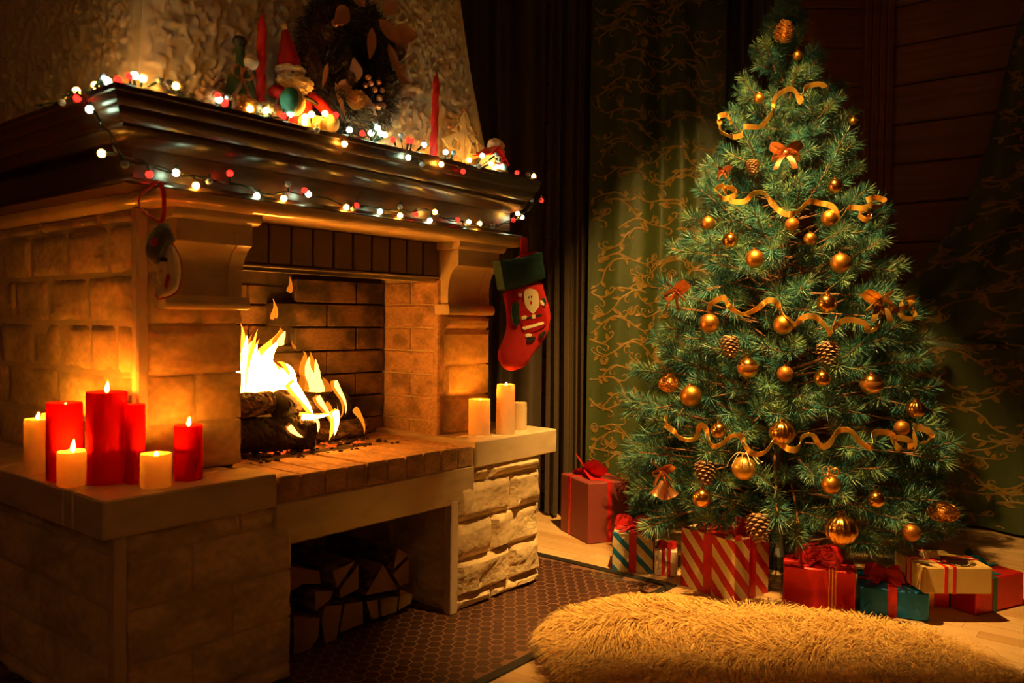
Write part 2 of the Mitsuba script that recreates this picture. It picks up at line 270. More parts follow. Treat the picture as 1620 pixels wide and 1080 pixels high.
RIBBONS = [[[0.777, 2.96, 1.646], [0.774, 2.984, 1.675], [0.763, 3.02, 1.692], [0.751, 3.036, 1.676], [0.748, 3.004, 1.637], [0.76, 2.956, 1.603], [0.78, 2.92, 1.588], [0.798, 2.908, 1.596], [0.805, 2.908, 1.615], [0.822, 2.896, 1.62], [0.857, 2.868, 1.618], [0.886, 2.864, 1.651], [0.902, 2.88, 1.698], [0.934, 2.888, 1.743], [0.967, 2.876, 1.743], [0.987, 2.852, 1.7], [1.001, 2.868, 1.738], [1.043, 2.884, 1.767], [1.078, 2.88, 1.755]], [[0.736, 2.88, 1.413], [0.714, 2.892, 1.389], [0.726, 2.864, 1.363], [0.752, 2.84, 1.366], [0.762, 2.844, 1.388], [0.739, 2.868, 1.401], [0.735, 2.86, 1.372], [0.756, 2.832, 1.349], [0.791, 2.804, 1.352], [0.825, 2.792, 1.375], [0.844, 2.776, 1.369], [0.868, 2.752, 1.327], [0.908, 2.724, 1.293], [0.942, 2.72, 1.305], [0.973, 2.724, 1.333], [1.009, 2.724, 1.333], [1.048, 2.716, 1.318], [1.068, 2.704, 1.269], [1.092, 2.72, 1.307], [1.125, 2.728, 1.32], [1.172, 2.74, 1.31], [1.191, 2.74, 1.287], [1.163, 2.724, 1.275], [1.149, 2.728, 1.297], [1.183, 2.752, 1.327], [1.228, 2.772, 1.328], [1.252, 2.8, 1.356], [1.219, 2.78, 1.362], [1.178, 2.756, 1.346]], [[0.661, 2.76, 0.973], [0.686, 2.752, 1.01], [0.706, 2.736, 1.013], [0.723, 2.708, 0.979], [0.757, 2.68, 0.962], [0.795, 2.668, 0.98], [0.827, 2.66, 1.006], [0.853, 2.648, 0.997], [0.871, 2.628, 0.951], [0.902, 2.616, 0.931], [0.924, 2.616, 0.951], [0.963, 2.612, 0.955], [0.988, 2.6, 0.929], [1.008, 2.592, 0.898], [1.028, 2.6, 0.93], [1.071, 2.608, 0.947], [1.112, 2.608, 0.936], [1.128, 2.604, 0.913], [1.154, 2.612, 0.916], [1.18, 2.632, 0.96], [1.254, 2.668, 0.985], [1.29, 2.696, 1.015], [1.328, 2.724, 1.02], [1.305, 2.7, 0.995], [1.27, 2.676, 0.985], [1.28, 2.672, 0.956], [1.33, 2.708, 0.968], [1.322, 2.712, 0.995]], [[0.524, 2.756, 0.618], [0.53, 2.728, 0.576], [0.559, 2.684, 0.556], [0.593, 2.652, 0.557], [0.618, 2.652, 0.601], [0.628, 2.632, 0.575], [0.65, 2.6, 0.54], [0.683, 2.588, 0.564], [0.715, 2.576, 0.58], [0.731, 2.556, 0.551], [0.76, 2.532, 0.527], [0.792, 2.524, 0.543], [0.814, 2.528, 0.57], [0.843, 2.512, 0.552], [0.882, 2.504, 0.554], [0.897, 2.508, 0.588], [0.923, 2.504, 0.592], [0.947, 2.492, 0.56], [0.982, 2.496, 0.584], [1.02, 2.504, 0.611], [1.051, 2.496, 0.592], [1.092, 2.492, 0.558], [1.11, 2.504, 0.591], [1.155, 2.512, 0.601], [1.184, 2.512, 0.57], [1.187, 2.504, 0.55], [1.175, 2.508, 0.57], [1.208, 2.52, 0.583], [1.229, 2.52, 0.562], [1.243, 2.52, 0.548], [1.243, 2.536, 0.595], [1.29, 2.56, 0.607], [1.312, 2.56, 0.578], [1.279, 2.544, 0.57]]]
STOCKING = {"sock": [[0.914, 1.037], [0.938, 0.981], [0.947, 0.913], [0.928, 0.87], [0.903, 0.837], [0.896, 0.808], [0.919, 0.774], [0.957, 0.758], [1.004, 0.759], [1.059, 0.774], [1.091, 0.808], [1.141, 0.848], [1.183, 0.888], [1.199, 0.945], [1.189, 0.986], [1.162, 1.031], [1.137, 1.086]], "cuff": [[0.884, 1.132], [0.914, 1.033], [0.983, 1.045], [1.054, 1.063], [1.142, 1.088], [1.119, 1.179], [1.052, 1.159], [0.965, 1.142]], "inner": [[1.001, 1.151], [1.04, 1.164], [1.064, 1.17], [1.122, 1.184], [1.126, 1.177], [1.065, 1.16], [1.001, 1.146]], "loop": [[1.037, 1.225], [1.073, 1.228], [1.082, 1.169], [1.034, 1.16]], "coat": [[1.008, 1.002], [0.985, 0.982], [0.981, 0.952], [1.002, 0.914], [1.018, 0.889], [1.083, 0.894], [1.145, 0.919], [1.149, 0.94], [1.122, 0.985], [1.097, 1.004]], "head": [[1.007, 1.031], [1.023, 1.043], [1.055, 1.046], [1.088, 1.036], [1.094, 1.004], [1.096, 0.984], [1.077, 0.969], [1.065, 0.956], [1.045, 0.963], [1.02, 0.977], [1.008, 1.002]], "glove": [[0.988, 0.996], [0.954, 0.995], [0.942, 0.976], [0.945, 0.942], [0.959, 0.914], [0.986, 0.914], [0.981, 0.952]], "glove2": [[1.113, 1.012], [1.13, 1.017], [1.143, 1.0], [1.135, 0.985], [1.118, 0.995]], "hand": [[0.991, 0.945], [1.022, 0.953], [1.026, 0.941], [0.995, 0.933]], "hand2": [[1.099, 1.004], [1.111, 1.008], [1.128, 0.992], [1.124, 0.985], [1.103, 0.992]], "pompom": [[0.978, 1.025], [0.988, 1.03], [1.0, 1.026], [0.998, 1.016], [0.984, 1.013]], "belt": [[1.022, 0.943], [1.112, 0.958], [1.114, 0.95], [1.024, 0.936]], "buckle": [[1.05, 0.953], [1.07, 0.955], [1.072, 0.941], [1.052, 0.939]], "hem": [[1.001, 0.909], [1.121, 0.93], [1.129, 0.922], [1.007, 0.899]], "trim": [[1.019, 0.886], [1.056, 0.888], [1.06, 0.877], [1.022, 0.874]], "boot": [[1.026, 0.87], [1.083, 0.879], [1.079, 0.864], [1.031, 0.851]], "boot2": [[1.099, 0.886], [1.145, 0.9], [1.137, 0.881], [1.101, 0.869]], "eye": [[1.029, 1.017], [1.034, 1.018], [1.035, 1.011], [1.03, 1.01]], "eye2": [[1.044, 1.019], [1.05, 1.021], [1.051, 1.013], [1.045, 1.011]], "mouth": [[1.039, 1.0], [1.052, 1.002], [1.049, 0.99], [1.043, 0.988]]}
SMALL_STOCKING = {"cuff": [[-0.29, 1.143], [-0.309, 1.129], [-0.321, 1.107], [-0.329, 1.077], [-0.324, 1.059], [-0.304, 1.042], [-0.296, 1.064], [-0.281, 1.099], [-0.263, 1.097], [-0.264, 1.111], [-0.277, 1.137]], "sock": [[-0.304, 1.042], [-0.296, 1.064], [-0.281, 1.1], [-0.268, 1.1], [-0.253, 1.082], [-0.245, 1.064], [-0.242, 1.034], [-0.246, 1.002], [-0.261, 0.982], [-0.284, 0.973], [-0.296, 0.97], [-0.303, 0.982], [-0.303, 0.994], [-0.296, 1.006], [-0.3, 1.03]], "patch": [[-0.306, 1.054], [-0.296, 1.059], [-0.287, 1.055], [-0.285, 1.031], [-0.29, 1.006], [-0.3, 1.001], [-0.307, 1.015], [-0.308, 1.035]], "hat": [[-0.303, 1.058], [-0.296, 1.066], [-0.287, 1.064], [-0.284, 1.052], [-0.293, 1.056], [-0.301, 1.052]], "scarf": [[-0.285, 1.031], [-0.276, 1.022], [-0.284, 1.007], [-0.287, 0.991], [-0.292, 0.994], [-0.29, 1.012]], "nose": [[-0.304, 1.037], [-0.297, 1.036], [-0.297, 1.03], [-0.303, 1.028]], "flower": [[-0.329, 1.1], [-0.321, 1.106], [-0.314, 1.101], [-0.313, 1.089], [-0.321, 1.084], [-0.328, 1.091]], "toe": [[-0.298, 0.974], [-0.291, 0.976], [-0.289, 0.972], [-0.297, 0.97]]}
SMALL_LOOP = [[-0.294, 1.237], [-0.313, 1.221], [-0.333, 1.202], [-0.339, 1.181], [-0.331, 1.164], [-0.313, 1.154], [-0.291, 1.145], [-0.284, 1.153], [-0.281, 1.184], [-0.283, 1.215], [-0.292, 1.235]]
FIREWOOD = {"a": [[0.137, 0.111], [0.233, 0.08], [0.227, 0.023], [0.194, -0.007], [0.138, -0.017]], "b": [[0.208, 0.162], [0.28, 0.146], [0.271, 0.121], [0.212, 0.096]], "c": [[0.27, 0.204], [0.368, 0.217], [0.29, 0.143]], "c2": [[0.296, 0.141], [0.373, 0.205], [0.374, 0.124], [0.299, 0.112]], "d": [[0.244, 0.11], [0.314, 0.097], [0.291, -0.012], [0.246, -0.0], [0.233, 0.067]], "e": [[0.318, 0.098], [0.39, 0.086], [0.394, 0.014], [0.297, 0.012]], "f": [[0.469, 0.182], [0.393, 0.098], [0.537, 0.083]], "g": [[0.526, 0.219], [0.585, 0.186], [0.506, 0.146]], "g2": [[0.506, 0.14], [0.58, 0.178], [0.582, 0.093], [0.539, 0.09]], "h": [[0.398, 0.084], [0.45, 0.077], [0.455, 0.014], [0.421, 0.019]], "i": [[0.456, 0.077], [0.535, 0.065], [0.528, 0.012], [0.461, 0.015]], "j": [[0.538, 0.089], [0.598, 0.055], [0.592, 0.024], [0.531, 0.015]], "k": [[0.139, 0.245], [0.26, 0.2], [0.267, 0.155], [0.202, 0.171], [0.14, 0.157]]}
SWAG_EDGE = [[0.639, 2.434], [0.561, 2.204], [0.529, 2.044], [0.473, 1.772], [0.403, 1.524], [0.316, 1.371], [0.225, 1.258], [0.159, 1.156], [0.048, 1.037], [-0.125, 0.849]]
TONGUES = [[[[0.153, 0.706], [0.159, 0.794], [0.174, 0.86], [0.167, 0.913]], 0.0501, "hot", 0.405], [[[0.195, 0.703], [0.197, 0.764], [0.206, 0.821], [0.228, 0.896]], 0.0458, "hot", 0.41], [[[0.246, 0.697], [0.23, 0.754], [0.244, 0.811], [0.284, 0.859], [0.309, 0.9]], 0.0773, "hot", 0.4], [[[0.291, 0.698], [0.279, 0.745], [0.263, 0.793], [0.258, 0.836]], 0.0628, "hot", 0.405], [[[0.221, 0.701], [0.227, 0.763], [0.222, 0.811], [0.24, 0.867]], 0.0564, "hot", 0.415], [[[0.32, 0.696], [0.31, 0.736], [0.296, 0.77], [0.285, 0.794]], 0.058, "hot", 0.4], [[[0.33, 0.716], [0.333, 0.751], [0.316, 0.782], [0.286, 0.795]], 0.037, "hot", 0.395], [[[0.44, 0.689], [0.435, 0.729], [0.417, 0.771], [0.422, 0.811], [0.412, 0.824]], 0.055, "warm", 0.43], [[[0.452, 0.688], [0.457, 0.74], [0.451, 0.786], [0.443, 0.823]], 0.0442, "warm", 0.432], [[[0.472, 0.689], [0.469, 0.723], [0.456, 0.752]], 0.0361, "warm", 0.432], [[[0.291, 0.847], [0.296, 0.869], [0.305, 0.886], [0.298, 0.902]], 0.034, "warm", 0.4], [[[0.263, 0.736], [0.289, 0.704], [0.319, 0.668], [0.338, 0.637], [0.341, 0.612]], 0.0354, "hot", 0.3], [[[0.353, 0.691], [0.38, 0.654], [0.405, 0.622], [0.415, 0.597]], 0.0233, "warm", 0.295], [[[0.291, 0.634], [0.333, 0.629], [0.379, 0.631], [0.416, 0.638]], 0.0254, "hot", 0.29], [[[0.412, 0.642], [0.419, 0.606], [0.412, 0.575], [0.403, 0.55]], 0.0316, "hot", 0.285], [[[0.332, 0.621], [0.344, 0.593], [0.327, 0.571], [0.302, 0.563]], 0.0231, "warm", 0.285], [[[0.238, 0.611], [0.256, 0.592], [0.279, 0.577], [0.3, 0.569]], 0.0224, "warm", 0.28], [[[0.426, 0.736], [0.441, 0.703], [0.464, 0.667], [0.467, 0.633], [0.449, 0.61]], 0.0212, "warm", 0.3], [[[0.393, 0.668], [0.41, 0.649], [0.428, 0.634], [0.438, 0.659]], 0.0158, "dim", 0.305], [[[0.478, 0.646], [0.496, 0.625], [0.515, 0.595], [0.518, 0.562]], 0.0241, "dim", 0.27], [[[0.273, 0.927], [0.279, 0.949], [0.282, 0.972], [0.275, 0.992]], 0.0157, "dim", 0.42], [[[0.286, 0.931], [0.291, 0.957], [0.284, 0.976]], 0.0105, "dim", 0.42], [[[0.342, 1.014], [0.349, 1.038], [0.344, 1.064]], 0.0214, "ember", 0.43], [[[0.362, 0.837], [0.35, 0.848], [0.348, 0.862]], 0.0107, "ember", 0.42], [[[0.188, 0.745], [0.181, 0.802], [0.2, 0.85], [0.218, 0.882]], 0.0356, "warm", 0.425], [[[0.379, 0.694], [0.399, 0.73], [0.389, 0.755]], 0.0379, "ember", 0.435], [[[0.51, 0.682], [0.499, 0.716], [0.483, 0.738]], 0.0337, "ember", 0.44]]

# ------------------------------------------------------------------ the setting
def struct(name, mesh, bsdf, **k):
    key = putself(thing(name, kind='structure'), mesh, bsdf, **k); return key

FL = struct('floor', cbox([-4.0, -1.0, -0.10], [5.4, 5.2, -0.0008], 0.0005), 'mat_grout')
# laminate planks, laid along the fireplace's depth direction; only where the picture can see them
SEEN = Polygon([(0.0, 1.9), (2.0, 1.9), (2.6, 3.3), (1.9, 4.1), (0.1, 4.1), (0.0, 3.3)])
TILED = Polygon([tuple(W([s, t, 0])[0][:2]) for s, t in ((-1.0, -0.372), (1.352, -0.372), (1.352, 1.45), (-1.0, 1.45))])
BORDER = TILED.buffer(0.034, join_style=2)
prng = np.random.default_rng(8)
def poly_prism(poly, z0, z1):
    m = trimesh.creation.extrude_polygon(poly, z1 - z0, engine='earcut'); m.apply_translation([0, 0, z0]); return m
far_planks = []
for i in range(-60, 60):
    s0 = 0.45 + i * 0.068; off = prng.uniform(0, 0.42)
    for j in range(-12, 10):
        t0 = j * 0.42 + off; t1 = t0 + 0.42
        P = W([[s0 + .0006, t0 + .0006, 0], [s0 + .0674, t0 + .0006, 0], [s0 + .0674, t1 - .0006, 0], [s0 + .0006, t1 - .0006, 0]])[:, :2]
        q = Polygon(P); c = q.centroid
        if not (-0.9 < c.x < 3.2 and 0.3 < c.y < 4.6): continue
        q = q.difference(BORDER)
        if q.is_empty or q.area < 2e-4: continue
        for g in getattr(q, 'geoms', [q]):
            if g.area < 2e-4: continue
            m = poly_prism(g, -0.002, prng.uniform(-0.0004, 0.0))
            if SEEN.contains(c): put(FL, 'plank', m, f'mat_plank_{prng.integers(3)}')
            else: far_planks.append(m)
put(FL, 'plank_field', cat(far_planks), 'mat_plank_0', kind='stuff')
# dark threshold strips round the tiled hearth pad
for a, b in (((-1.0, -0.405), (1.385, -0.373)), ((1.353, -0.373), (1.385, 1.45))):
    put(FL, 'threshold_strip', lbox([a[0], a[1], -0.002], [b[0], b[1], 0.005], 0.002), 'mat_black', label='dark strip bordering the hexagonal tiles')
# hexagonal tiles, pitch 42 mm
pit = 0.0415; cells = []
for i in range(-40, 60):
    for j in range(-40, 70):
        x, y = -0.5 + i * pit * math.sqrt(3) / 2, 1.3 + (j + 0.5 * (i % 2)) * pit
        if TILED.buffer(-0.018).contains(Point(x, y)):
            s, t = (np.array([x, y, 0]) - O) @ E1, (np.array([x, y, 0]) - O) @ E2
            if s < -0.43 or t > 1.0 or (-0.40 < s < 0.04 and t > 0.02) or (0.66 < s < 1.1 and t > 0.02): continue
            if x * x + y * y > 0 and abs(x) > 0.66 * y: continue
            cells.append((y, x))
cells.sort()
ang = np.arange(6) * np.pi / 3; R_ = pit / math.sqrt(3) - 0.0036
hexv = np.vstack([np.c_[np.cos(ang) * (R_ + .001), np.sin(ang) * (R_ + .001), 0 * ang - .0125], np.c_[np.cos(ang) * R_, np.sin(ang) * R_, 0 * ang]])
hexf = [[6, 7, 8], [6, 8, 9], [6, 9, 10], [6, 10, 11]] + sum([[[a, (a + 1) % 6, 6 + (a + 1) % 6], [a, 6 + (a + 1) % 6, 6 + a]] for a in range(6)], [])
HEX = trimesh.Trimesh(hexv, hexf, process=False); hexply = mikit.ply(HEX, 'mat_tile'); rest = []
for k, (y, x) in enumerate(cells):
    if k < 300: put(FL, 'hexagonal_tile', {**hexply, 'to_world': T().translate([x, y, 0])}, None)
    else: rest.append(xf(HEX, np.array([[1, 0, 0, x], [0, 1, 0, y], [0, 0, 1, 0], [0, 0, 0, 1.0]])))
if rest: put(FL, 'far_tiles', cat(rest), 'mat_tile', kind='stuff')

K = np.array([1.84, 4.10]); DR = np.array([0.778, -0.628]); NR = np.array([-0.628, -0.778])   # corner post, right wall direction, its inward normal
struct('ceiling', cbox([-4.0, -1.0, 2.60], [5.4, 5.2, 2.68], 0.002), 'mat_wall_wood')
def wall_piece(a, b, z0, z1, thick, c=0.004):
    """a board standing on the line a-b (front face there), thickness away from the room (left of a->b)"""
    a, b = np.asarray(a, float), np.asarray(b, float); d = (b - a) / np.linalg.norm(b - a); n = np.array([-d[1], d[0]])
    m = cbox([0, 0, z0], [np.linalg.norm(b - a), thick, z1], c); v = m.vertices
    return trimesh.Trimesh(np.c_[a + v[:, :1] * d + v[:, 1:2] * n, v[:, 2]], m.faces, process=False)
WB = struct('wall_back', wall_piece((-0.84, 4.14), (1.80, 4.14), 0, 2.6, 0.05), 'mat_black')
WR = struct('wall_right', wall_piece(K - NR * 0.03, K + DR * 4.2 - NR * 0.03, 0, 2.6, 0.05), 'mat_black')
for k in range(14):
    z0 = -0.01 + k * 0.193
    put(WB, 'plank', wall_piece((-0.84, 4.10), (1.80, 4.10), max(0, z0), min(2.6, z0 + 0.188), 0.035, 0.006), 'mat_wall_wood')
    put(WR, 'plank', wall_piece(K, K + DR * 4.2, max(0, z0), min(2.6, z0 + 0.188), 0.026, 0.006), 'mat_wall_wood')
WL0, WL1 = W([-3.4, 1.44, 0])[0][:2], W([2.42, 1.44, 0])[0][:2]
struct('wall_left', wall_piece(WL0, WL1, 0, 2.6, 0.06), 'mat_wall_wood')
struct('wall_front', cbox([-4.0, -0.95, 0], [5.3, -0.85, 2.6], 0.002), 'mat_room_plaster')
tr = []
for k in range(4):
    a = np.array([1.715 + k * 0.036, 4.055 - (0.004 if k % 2 else 0)]); tr.append(cbox([a[0], a[1], 0], [a[0] + 0.033, 4.10, 2.6], 0.005))
struct('trim_1', cat(tr), 'mat_wall_wood')
struct('baseboard_right', wall_piece(K + DR * 0.08 + NR * 0.018, K + DR * 4.2 + NR * 0.018, 0, 0.07, 0.018), 'mat_black')
struct('baseboard_back', wall_piece((-0.3, 4.082), (1.71, 4.082), 0, 0.07, 0.018), 'mat_black')

# ------------------------------------------------------------------ the fireplace
FP = thing('fireplace', 'stone fireplace with a dark wooden mantel, rough plaster hood and brick firebox holding the fire', 'fireplace')
def rock(u0, u1, z0, z1, face, base, seed, g=0.0034, amp=0.024, skirt=0.02):
    """a rock-faced block: u along the wall, z up, relief outward. face: 'front' (base = t of the wall) or 'left' (base = s)"""
    r = np.random.default_rng(seed); u0, u1, z0, z1 = u0 + g, u1 - g, z0 + g, z1 - g
    nu, nz = max(4, int((u1 - u0) / 0.016)), max(3, int((z1 - z0) / 0.014))
    U, Z = np.meshgrid(np.linspace(u0, u1, nu + 1), np.linspace(z0, z1, nz + 1))
    e = np.minimum(np.minimum(U - u0, u1 - U) * 1.0, np.minimum(Z - z0, z1 - Z) * 1.2)
    off = r.uniform(0, 50, 3)
    big = meshkit.fbm(np.stack([U * 11 + off[0], Z * 13 + off[1], 0 * U + off[2]], -1), 3, int(seed))
    crack = np.abs(meshkit.noise(np.stack([U * 16 + off[2], Z * 18, 0 * U + off[0]], -1), int(seed) + 5) - 0.5)
    h = amp * np.clip(big * 1.5 - 0.25, 0.05, 1.2) + 0.25 * amp * np.floor(meshkit.noise(np.stack([U * 9 + off[1], Z * 14, 0 * U], -1), int(seed) + 2) * 3) / 2 - 0.2 * amp * np.exp(-crack * 20)
    h = h * np.clip(e / 0.012, 0, 1) ** 0.6 + 0.0025
    ed = np.clip(1 - e / 0.006, 0, 1)
    jit = (meshkit.noise(np.stack([U * 40, Z * 40, 0 * U + off[0]], -1), 3) - 0.5) * 0.006
    U, Z = U + jit * ed, Z + jit[::-1, ::-1] * ed
    P = np.stack([U, Z, h], -1).reshape(-1, 3); m = nu + 1
    i, j = np.meshgrid(np.arange(nz), np.arange(nu), indexing='ij')
    q = np.stack([i * m + j, i * m + j + 1, (i + 1) * m + j + 1, (i + 1) * m + j], -1).reshape(-1, 4)
    b = np.r_[np.arange(m), np.arange(1, nz + 1) * m + nu, (nz * m + np.arange(m))[::-1][1:], (np.arange(nz)[::-1] * m)[:-1]]
    n0 = len(P); sk = P[b].copy(); sk[:, 2] = -skirt; P = np.vstack([P, sk]); k = np.arange(len(b)); k2 = (k + 1) % len(b)
    q = np.vstack([q, np.stack([b[k], n0 + k, n0 + k2, b[k2]], -1)])
    f = np.vstack([q[:, [0, 1, 2]], q[:, [0, 2, 3]]])
    v = np.c_[P[:, 0], base - P[:, 2], P[:, 1]] if face == 'front' else np.c_[base - P[:, 2], P[:, 0], P[:, 1]] if face == 'left' else np.c_[base + P[:, 2], P[:, 0], P[:, 1]]
    return trimesh.Trimesh(W(v), f, process=False)
seed = [100]
def stones(parent, face, base, courses, amp=0.02):
    for z0, z1, cuts in courses:
        for a, b in zip(cuts[:-1], cuts[1:]):
            seed[0] += 1; put(parent, 'stone', rock(a, b, z0, z1, face, base, seed[0], amp=amp), 'mat_stone', smooth=28)

BZ = [0.0, 0.041, 0.16, 0.284, 0.405, 0.4535]
# base, left half
B1 = FP + '__base'
put(None, B1, cat([lbox([-0.395, 0.012, 0], [0.045, 1.35, 0.4535], 0.002), lbox([0.045, 0.62, 0], [0.66, 1.35, 0.4535], 0.002)]), 'mat_mortar')
stones(B1, 'front', 0.012, [(BZ[0], BZ[1], [-0.383, -0.10, 0.05]), (BZ[1], BZ[2], [-0.383, -0.223, 0.05]), (BZ[2], BZ[3], [-0.383, -0.119, 0.05]), (BZ[3], BZ[4], [-0.383, -0.225, 0.05]), (BZ[4], BZ[5], [-0.383, -0.10, 0.0])], 0.019)
lc = np.random.default_rng(21)
def cuts(a, b, first): 
    c = [a, a + first]
    while c[-1] < b - 0.2: c.append(c[-1] + lc.uniform(0.24, 0.36))
    return c[:-1] + [b] if b - c[-1] < 0.12 else c + [b]
stones(B1, 'left', -0.395, [(BZ[0], BZ[1], cuts(0.028, 1.3, 0.3)), (BZ[1], BZ[2], [0.028, 0.342, 0.66, 0.95, 1.3]), (BZ[2], BZ[3], [0.028, 0.415, 0.72, 1.02, 1.3]), (BZ[3], BZ[4], [0.028, 0.26, 0.60, 0.90, 1.3]), (BZ[4], BZ[5], [0.028, 0.45, 0.83, 1.3])], 0.016)
put(B1, 'corner_strip', lbox([-0.412, -0.004, 0], [-0.383, 0.028, 0.4535], 0.004), 'mat_strip', label='smooth corner strip')
# base, right half
B2 = FP + '__base_001'; USED.update({B1, B2})
scene[B2] = mikit.ply(lbox([0.664, 0.014, 0], [1.10, 1.35, 0.4535], 0.002), 'mat_mortar')
stones(B2, 'front', 0.014, [(BZ[0], BZ[1], [0.676, 0.85, 1.113]), (BZ[1], BZ[2], [0.676, 0.944, 1.112]), (BZ[2], BZ[3], [0.676, 0.845, 1.112]), (BZ[3], BZ[4], [0.676, 0.947, 1.112]), (BZ[4], BZ[5], [0.752, 0.832, 1.108])], 0.028)
stones(B2, 'right', 1.098, [(BZ[k], BZ[k + 1], [0.012, 0.25 + 0.05 * (k % 2), 0.55, 0.95]) for k in range(5)], 0.012)
put(B2, 'corner_strip', lbox([0.642, -0.002, 0], [0.676, 0.03, 0.36], 0.003), 'mat_strip', label='smooth corner strip')
stones(B2, 'left', 0.668, [(0.0, BZ[1], [0.03, 0.30]), (BZ[1], BZ[2], [0.03, 0.18, 0.55]), (BZ[2], 0.35, [0.03, 0.28, 0.55])], 0.010)
put(FP, 'lintel', lbox([-0.004, 0.0, 0.348], [0.752, 0.16, 0.4600], 0.004), 'mat_marble', label='smooth pale stone beam over the wood store')
# brick ledge and firebox floor
LG = FP + '__hearth_ledge'; USED.add(LG)
scene[LG] = mikit.ply(cat([lbox([-0.003, 0.006, 0.4605], [0.750, 0.20, 0.518], 0.001), lbox([-0.10, 0.20, 0.4540], [0.86, 0.60, 0.518], 0.001)]), 'mat_mortar')
br = np.random.default_rng(5)
for k in range(10):
    j = br.uniform(-0.0012, 0.0012, 2)
    put(LG, 'brick', lbox([k * 0.0745 + 0.003, 0.0 + j[0], 0.462], [k * 0.0745 + 0.0705, 0.248, 0.526 + j[1]], 0.003), 'mat_brick')
for r in range(1):
    for k in range(-1, 11):
        put(LG, 'brick', lbox([k * 0.0745 + 0.003 - 0.035, 0.2525, 0.47], [k * 0.0745 + 0.0705 - 0.035, 0.474, 0.5255], 0.003), 'mat_brick' if k > 7 or k < 2 else 'mat_soot_brick')
# marble slabs
put(FP, 'hearth_slab', lbox([-0.437, -0.006, 0.454], [-0.005, 0.138, 0.5390], 0.004), 'mat_marble', label='thick polished slab under the candles, left of the brick ledge')
put(FP, 'hearth_slab', lbox([0.7505, -0.006, 0.454], [1.198, 0.92, 0.5390], 0.004), 'mat_marble', label='thick polished slab right of the brick ledge')
for a, b in ((0.1405, 0.188), (0.1905, 0.60), (0.6025, 1.30)):
    put(FP, 'hearth_slab', lbox([-0.437, a, 0.454], [-0.04 if a < 0.19 else -0.24, b, 0.5388], 0.003), 'mat_marble')
put(FP, 'hearth_slab', lbox([-0.24, 0.1905, 0.47], [-0.04, 0.24, 0.5386], 0.003), 'mat_marble')
# piers
P1 = FP + '__pier'; P2 = FP + '__pier_001'; USED.update({P1, P2})
scene[P1] = mikit.ply(lbox([-0.262, 0.195, 0.5385], [0.008, 1.35, 1.192], 0.002), 'mat_mortar')
scene[P2] = mikit.ply(lbox([0.792, 0.195, 0.5385], [1.03, 1.35, 1.192], 0.002), 'mat_mortar')
UZ = [0.539, 0.66, 0.785, 0.912, 1.035, 1.158, 1.192]
stones(P1, 'front', 0.195, [(UZ[0], UZ[1], [-0.245, 0.022]), (UZ[1], UZ[2], [-0.245, -0.112, 0.022]), (UZ[2], UZ[3], [-0.245, 0.022]), (UZ[3], UZ[4], [-0.245, -0.1, 0.022]), (UZ[4], UZ[5], [-0.245, 0.022])], 0.012)
stones(P1, 'left', -0.258, [(UZ[0], UZ[1], [0.205, 0.50, 0.74, 1.05, 1.35]), (UZ[1], UZ[2], [0.205, 0.36, 0.64, 0.98, 1.35]), (UZ[2], UZ[3], [0.205, 0.30, 0.44, 0.62, 0.80, 1.05, 1.35]), (UZ[3], UZ[4], [0.205, 0.46, 0.70, 0.93, 1.35]), (UZ[4], UZ[5], [0.205, 0.34, 0.58, 0.82, 1.10, 1.35]), (UZ[5], UZ[6], [0.205, 0.40, 0.75, 1.35])], 0.010)
put(P1, 'corner_strip', lbox([-0.273, 0.176, 0.5385], [-0.245, 0.206, 1.192], 0.004), 'mat_strip', label='smooth corner strip')
stones(P2, 'front', 0.195, [(UZ[0], 0.665, [0.80, 1.043]), (0.665, 0.775, [0.80, 1.043]), (0.775, 0.90, [0.80, 1.043]), (0.90, 0.945, [0.80, 1.043]), (0.945, UZ[5], [0.80, 1.043])], 0.016)
stones(P2, 'right', 1.028, [(UZ[k], UZ[k + 1], [0.20, 0.55, 0.95]) for k in range(5)], 0.010)
put(P2, 'corner_strip', lbox([0.768, 0.182, 0.527], [0.797, 0.215, 1.07], 0.006), 'mat_brick', label='rough plastered edge of the firebox opening')
# firebox
FB = FP + '__firebox'; USED.add(FB)
scene[FB] = mikit.ply(cat([lbox([-0.02, 0.500, 0.518], [0.84, 0.53, 1.19], 0.001), lbox([0.812, 0.22, 0.518], [0.84, 0.53, 1.19], 0.001), lbox([-0.02, 0.22, 0.518], [0.012, 0.53, 1.19], 0.001), lbox([0.0, 0.34, 1.15], [0.80, 0.53, 1.19], 0.001)]), 'mat_soot')
ZC = [0.526] + [0.502 + 0.0803 * k for k in range(1, 8)]
for k in range(7):
    z0, z1 = ZC[k] + 0.002, ZC[k + 1] - 0.003
    x, half = 0.787, k % 2 == 0
    first = True
    while x > 0.44:
        L = 0.132 if (half and first) else 0.258; first = False
        j = br.uniform(-0.0018, 0.0018)
        put(FB, 'brick', lbox([max(x - L, 0.30) + 0.004, 0.474 + j, z0], [x - 0.001, 0.505, z1], 0.003), 'mat_soot_brick'); x -= L
    # right side wall
    if k % 2: segs = [(0.205, 0.472)]
    else: segs = [(0.205, 0.336), (0.341, 0.472)]
    for a, b in segs:
        j = br.uniform(-0.0015, 0.0015)
        put(FB, 'brick', lbox([0.787 + j, a, z0], [0.815, b, z1], 0.003), 'mat_brick')
